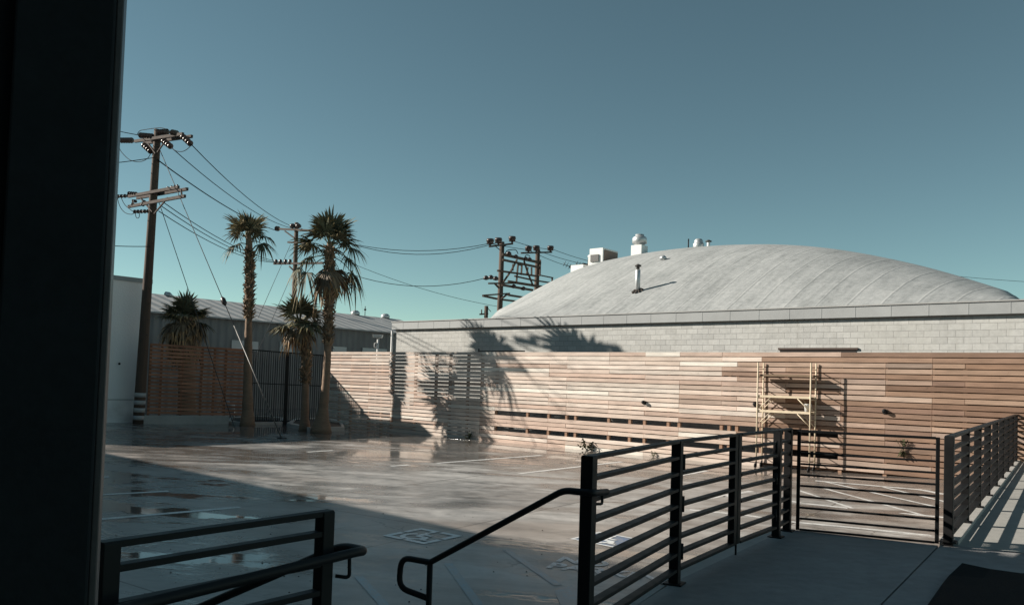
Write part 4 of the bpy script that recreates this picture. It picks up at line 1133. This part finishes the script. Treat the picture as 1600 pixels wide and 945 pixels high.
for x0, y0, x1, y1, n in ((207, 219.5, 187, 219), (238, 213, 217, 212), (0, 0, 0, 0))[:2] and [(207, 219.5, 188, 219.5, 5), (239, 213.5, 218, 211.5, 5), (262, 206, 248, 207, 5), (285, 213, 299, 226, 4), (255, 220, 268, 230, 4), (224, 226, 237, 238, 4), (277, 209, 268, 207, 3)]:
    insul_string(t, armpt(x0, y0), armpt(x1, y1), n, .125)
for x0, y0, x1, y1, n in ((203, 306, 182, 307, 4), (214, 303, 200, 302, 4), (226, 313, 222, 322, 3), (213, 312, 206, 322, 2), (234, 330, 208, 331, 5)):
    insul_string(t, armpt(x0, y0), armpt(x1, y1), n, .085)
for x in (262, 268, 273, 277): 
    post_insul(t, armpt(x, 295.5 - (x - 262) * .2), [(.03, 0), (.05, .04), (.03, .1)], 6)
m = MB()
def loop(pp, r=.014): m.tube([armpt(*q, -.2) for q in pp], r, 5)
def smooth(pp):
    out = []
    for k in range(len(pp) - 1):
        p0 = pp[max(k - 1, 0)]; p1_ = pp[k]; p2_ = pp[k + 1]; p3_ = pp[min(k + 2, len(pp) - 1)]
        for i in range(5):
            u = i / 5
            out.append(tuple(.5 * (2 * p1_[j] + (p2_[j] - p0[j]) * u + (2 * p0[j] - 5 * p1_[j] + 4 * p2_[j] - p3_[j]) * u * u + (3 * p1_[j] - p0[j] - 3 * p2_[j] + p3_[j]) * u ** 3) for j in (0, 1)))
    return out + [pp[-1]]
for pp in ([(185, 228), (190, 238), (203, 250), (218, 253), (230, 248), (236, 239)], [(214, 211), (218, 205), (226, 203), (250, 200), (262, 203)], [(268, 231), (275, 236), (285, 237), (294, 232), (299, 226)],
           [(183, 307), (187, 322), (195, 332), (206, 335), (210, 331)], [(188, 306), (195, 320), (207, 330)], [(211, 332), (213, 340), (217, 340), (218, 333)]):
    loop(smooth(pp))
m.build('jumper', M['wire'], t)
m = MB()
for k in range(26):
    c = pa_b.lerp(pa_t, .22 + .026 * k); d = RD * (1 if k % 2 else -1); m.tube([c, c + d * .30], .011, 5)
m.build('climbing_pegs', M['guy'], t)
# pole B behind the big palm
YB = 60.0
pb_b = xy(at_y(457, 560, YB), LOT); pb_t = at_y(463.5, 348, YB)
t = thing('utility_pole', pb_b, 'dark utility pole half hidden behind the biggest palm', 'utility pole', 'wooden utility poles')
m = MB(); m.tube([pb_b, pb_t], [.24, .15], 12); m.build('shaft', M['pole'], t)
def bpt(x, y): return at_pl(x, y, xy(pb_t) - ND * .2, ND)
for a, b_, w_ in ((bpt(431, 357.5), bpt(500, 361), .14), (bpt(450, 378.5), bpt(480, 380), .12), (bpt(428, 412), bpt(505, 411), .14)):
    m = MB(); m.bar(a, b_, .12, w_); m.build('crossarm', M['arm'], t)
m = MB()
insul_string(t, bpt(431, 357), bpt(436, 357.5), 2, .2)
for x in (457, 466): a = bpt(x, 357); post_insul(t, a, [(.06, 0), (.22, .1), (.22, .24), (.1, .36)])
for x in (431, 438, 446, 453): a = bpt(x, 411.5); post_insul(t, a - UPV * .1, [(.05, 0), (.15, .05), (.12, .35), (.05, .42)], 8)
m = MB(); m.bar(bpt(452, 416), bpt(460, 424), .08, .08); m.bar(bpt(445, 361), bpt(460, 372), .08, .08); m.build('arm_brace', M['arm'], t)
# H-frame: two poles with a rack of crossarms
YC1, YC2 = 56.0, 61.0
c1b = xy(at_y(780, 500, YC1), LOT); c1t = at_y(784.5, 378, YC1); c2b = xy(at_y(836, 500, YC2), LOT); c2t = at_y(840.5, 389, YC2)
t = thing('pole_frame', (c1b + c2b) / 2, 'pair of utility poles joined by a rack of crossarms behind the vaulted roof', 'pole frame')
for a, b_ in ((c1b, c1t), (c2b, c2t)):
    m = MB(); m.tube([a, b_], [.24, .17], 12); m.build('shaft', M['pole'], t)
def cp(x, y, off=0.0):
    n = UPV.cross((c2t - c1t)); n.z = 0; n.normalize(); return at_pl(x, y, xy(c1t) + n * off, n)
def zf(x, y): return 740 + x / 5.905, 350 + y / 5.905
segs = [((265, 280), (618, 358), .30), ((268, 330), (612, 402), .24), ((222, 430), (580, 480), .2), ((380, 480), (600, 530), .16), ((600, 470), (730, 496), .12), ((600, 525), (725, 545), .16), ((320, 530), (650, 582), .28), ((262, 562), (545, 610), .26), ((86, 662), (215, 690), .2), ((262, 697), (390, 712), .2), ((320, 655), (450, 675), .22), ((86, 658), (330, 640), .16), ((140, 548), (385, 545), .18)]
for a, b_, w_ in segs:
    m = MB(); m.bar(cp(*zf(*a), -.2), cp(*zf(*b_), -.2), .12, w_ * .62); m.build('crossarm', M['pole'], t)
m = MB()
for a, b_ in (((400, 330), (350, 425)), ((350, 425), (275, 535)), ((465, 340), (500, 450)), ((500, 450), (545, 560)), ((410, 375), (395, 540)), ((445, 380), (440, 470)), ((410, 375), (445, 380)), ((500, 400), (490, 460)), ((535, 400), (535, 470)), ((615, 330), (612, 480)), ((725, 490), (725, 545)), ((195, 548), (235, 590)), ((320, 640), (255, 690)), ((365, 370), (360, 430))):
    m = MB(); m.bar(cp(*zf(*a), -.3), cp(*zf(*b_), -.3), .1, .1); m.build('rack_strut', M['pole'], t)
for (a, b_) in (((145, 208), (360, 182)), ((440, 268), (720, 260))):
    m = MB(); m.bar(cp(*zf(*a), -.25), cp(*zf(*b_), -.25), .1, .12); m.build('crossarm', M['arm'], t)
m = MB()
for q in ((152, 205), (228, 196), (355, 180), (505, 268), (578, 262), (708, 262)):
    a = cp(*zf(*q), -.25); post_insul(t, a, [(.05, 0), (.08, .12), (.25, .16), (.23, .3), (.28, .34), (.24, .5)], 10)
for q in ((325, 275), (390, 305), (480, 325), (515, 330), (370, 578), (460, 598), (115, 500), (160, 495), (205, 505)):
    a = cp(*zf(*q), -.3); post_insul(t, a - UPV * .12, [(.05, 0), (.2, .05), (.18, .2), (.06, .3)])
m = MB()
for pp in ([(290, 275), (310, 245), (345, 238), (390, 240), (410, 275)], [(470, 320), (480, 290), (505, 288), (520, 300)], [(270, 215), (310, 190), (350, 185)], [(205, 210), (245, 240)]):
    m.tube([cp(*zf(*q), -.3) for q in smooth(pp)], .03, 5)
m.build('jumper', M['wire'], t)
# far arm at the right of the frame, by the roof shoulder
YD = 72.0
q = at_y(917, 470, YD); qt = at_y(921, 405, YD)
t = thing('utility_pole', xy(q, LOT), 'far utility pole whose arm shows beside the white air handler', 'utility pole', 'wooden utility poles')
m = MB(); m.tube([xy(q, LOT), qt], [.22, .15], 10); m.build('shaft', M['pole'], t)
m = MB(); m.bar(at_y(890, 417, YD), at_y(940, 412, YD), .14, .26); m.bar(at_y(898, 421, YD), at_y(940, 419, YD), .12, .14); m.build('crossarm', M['pole'], t)
m = MB(); insul_string(t, at_y(880, 411, YD), at_y(892, 417.5, YD), 3, .3); insul_string(t, at_y(899, 411, YD), at_y(911, 417, YD), 3, .3); insul_string(t, at_y(913, 417, YD), at_y(915, 411, YD), 2, .3)
t = thing('utility_pole', xy(at_y(757, 500, 70), LOT), 'far low pole top poking above the building edge left of the pole frame', 'utility pole', 'wooden utility poles')
m = MB(); m.tube([xy(at_y(759, 500, 70), LOT), at_y(760, 478, 70)], .17, 8); m.build('shaft', M['pole'], t)
m = MB(); m.bar(at_y(749, 491, 70), at_y(763, 490, 70), .1, .12); m.tube([at_y(752.5, 492, 70), at_y(752.5, 483.5, 70)], .06, 6); m.tube([at_y(761, 480, 70), at_y(767, 487, 70)], .03, 5); m.build('crossarm', M['pole'], t)

# lines
def wire(pts, label, r=.018, group='overhead wires', name='power_line', mat='wire'):
    m = MB(); m.tube(pts, r, 5); o = m.build(name, M[mat]); tag(o, label, 'wire', group); return o
def wpx(pl, label, r=.018, sag=.3):
    """pl: two (x, y, depth) ends"""
    wire(sag_line(at_y(*pl[0]), at_y(*pl[1]), sag), label, r)
a3 = armpt(299, 226); a2 = armpt(268, 231); 
wire(sag_line(a3, bpt(466, 357), .5), 'uppermost long wire from the tallest pole to the pole behind the big palm')
wire(sag_line(a2, bpt(457, 357), .5), 'second long wire from the tallest pole to the pole behind the big palm')
wire(sag_line(armpt(245, 249), bpt(434, 361), .35), 'thick spliced wire sloping from the tallest pole below its upper arm', .026)
spl = armpt(245, 249).lerp(bpt(434, 361), .13) - UPV * .16
wire(sag_line(armpt(255, 316), bpt(446, 410), .5), 'upper of three low wires from the lower arm of the tallest pole')
wire(sag_line(armpt(252, 322), bpt(438, 410), .5), 'middle of three low wires from the lower arm of the tallest pole')
wire(sag_line(armpt(248, 330), bpt(431, 410), .5), 'lowest of three low wires from the lower arm of the tallest pole')
for (x0, y0, x1, y1, lb) in ((188, 219.5, 120, 214, 'wire leaving the left end of the upper crossarm towards the dark column'), (218, 211.5, 120, 187, 'topmost wire running left from the tallest pole'), (186, 230, 120, 235, 'wire dipping left under the upper crossarm'),
                             (243, 246, 120, 259, 'lone wire running left midway between the two crossarm tiers'), (183, 306, 110, 302, 'wire running left from the lower crossarm'), (234, 385, 110, 379, 'thin cable running left low on the tallest pole')):
    A_ = armpt(x0, y0); D_ = at_y(x1, y1, 30.0); wire(sag_line(A_, D_, .05), lb, .016)
wire(sag_line(bpt(470, 357), cp(*zf(152, 180), -.25), 1.0), 'upper wire from the pole behind the big palm to the pole frame', .022)
wire(sag_line(bpt(490, 358), cp(*zf(228, 170), -.25), 1.3), 'second wire from the pole behind the big palm to the pole frame', .022)
wire(sag_line(bpt(500, 408), cp(*zf(115, 498), -.3), 1.1), 'lower wire from the pole behind the big palm to the pole frame', .022)
wire(sag_line(bpt(480, 380), at_y(785, 480, 62), .6), 'thin cable slanting down behind the building from the pole behind the big palm', .016)
wire(sag_line(cp(*zf(152, 180), -.25), cp(*zf(505, 240), -.25), .02), 'short left wire between the two poles of the frame', .02)
wire(sag_line(cp(*zf(355, 152), -.25), cp(*zf(708, 235), -.25), .1), 'short right wire between the two poles of the frame', .02)
wire(sag_line(cp(*zf(708, 225), -.25), at_y(935, 411, YD), .1), 'upper wire from the pole frame to the far arm by the air handler', .02)
wire(sag_line(cp(*zf(578, 240), -.25), at_y(915, 413, YD), .1), 'middle wire from the pole frame to the far arm by the air handler', .02)
wire(sag_line(cp(*zf(505, 240), -.25), at_y(892, 417, YD), .1), 'lowest wire from the pole frame to the far arm by the air handler', .02)
wire(sag_line(at_y(1500, 432, 80), at_y(1760, 445, 80), .2), 'faint wire in the sky at the far right above the roof end', .02)
# guys
an = on_lot(440, 684.5); tp = pa_b.lerp(pa_t, .955)
t = thing('guy_wire', an, 'long guy wire from the tallest pole top to the lot, with a pale guard', 'guy wire', 'guy wires')
m = MB(); m.tube([tp, an], .015, 6); m.build('strand', M['guy'], t)
gdv = (tp - an); m = MB(); m.tube([an, an + gdv * .34], .022, 8); m.build('guard', M['guard'], t)
m = MB(); m.lathe(an + gdv * .42 - gdv.normalized() * .2, [(.03, 0), (.09, .1), (.09, .3), (.03, .4)], 8, gdv.normalized()); m.build('strain_insulator', M['insul'], t)
m = MB(); m.box(an - UPV * .02, .3, .2, .05, RD); m.build('anchor_plate', M['guy'], t)
an = on_lot(357, 655); tp = armpt(247, 312, .2)
t = thing('guy_wire', an, 'shorter guy wire from the middle of the tallest pole down to the slatted fence', 'guy wire', 'guy wires')
an = at_pl(352, 612, LA - LN * .2, LN); an = at_y(349, 598, 31.2); fl = at_y(372, 668, 31.0)
fl = xy(at_y(368, 657, 31.0), LOT)
m = MB(); m.tube([tp, fl], .014, 6); m.build('strand', M['guy'], t)
for x0, x1, lb in ((435, 404, 'left thin stay running down from the pole behind the big palm'), (456, 427, 'right thin stay running down from the pole behind the big palm')):
    a = bpt(454 if x0 == 435 else 458, 382 if x0 == 435 else 424); b_ = at_y(x1, 495, 50) ; d_ = (b_ - a); b_ = a + d_ * 1.9
    m = MB(); m.tube([a, b_], .016, 5); o = m.build('guy_wire', M['guy']); tag(o, lb, 'guy wire', 'guy wires')

# ------------------------------------------------------------------ light, sky, camera
sun_dir = V((SD.x, SD.y, -TANE)).normalized()
sl = bpy.data.lights.new('sun', 'SUN'); sl.energy = 5.0; sl.angle = R(.53); sl.color = (1.0, .925, .82)
so = bpy.data.objects.new('sun', sl); col.objects.link(so); so.rotation_mode = 'QUATERNION'; so.rotation_quaternion = sun_dir.to_track_quat('-Z', 'Y'); so.location = (-20, 6, 20)
w = bpy.data.worlds.new('World'); scn.world = w; w.use_nodes = True
nt = w.node_tree; bg = nt.nodes['Background']
sk = nt.nodes.new('ShaderNodeTexSky'); sk.sky_type = 'NISHITA'; sk.sun_disc = False
el = math.atan(TANE); sk.sun_elevation = el
sk.sun_rotation = math.atan2(-SD.x, -SD.y)
sk.air_density = .6; sk.dust_density = 0.0; sk.ozone_density = 3.0; sk.altitude = 50
mx = nt.nodes.new('ShaderNodeMix'); mx.data_type = 'RGBA'; mx.blend_type = 'MULTIPLY'; mx.inputs[0].default_value = 1
nt.links.new(sk.outputs[0], mx.inputs[6]); mx.inputs[7].default_value = (1.86, 1.82, 1.14, 1)
nt.links.new(mx.outputs[2], bg.inputs['Color']); bg.inputs['Strength'].default_value = .05

cam = bpy.data.cameras.new('camera'); co = bpy.data.objects.new('camera', cam); col.objects.link(co)
cam.sensor_width = 36; cam.sensor_fit = 'HORIZONTAL'; cam.lens = F / 1600 * 36; cam.shift_y = (PY - 472.5) / 1600; cam.clip_start = .05; cam.clip_end = 4000
from mathutils import Matrix
co.matrix_world = Matrix.Translation(EYE) @ Matrix((_ri, _up, -_f)).transposed().to_4x4()
scn.camera = co
vs_ = scn.view_settings; vs_.view_transform = 'Standard'; vs_.look = 'None'; vs_.exposure = .6; vs_.gamma = 1.0; vs_.use_curve_mapping = False
for o in list(bpy.data.objects):
    if '_o' in o: del o['_o']
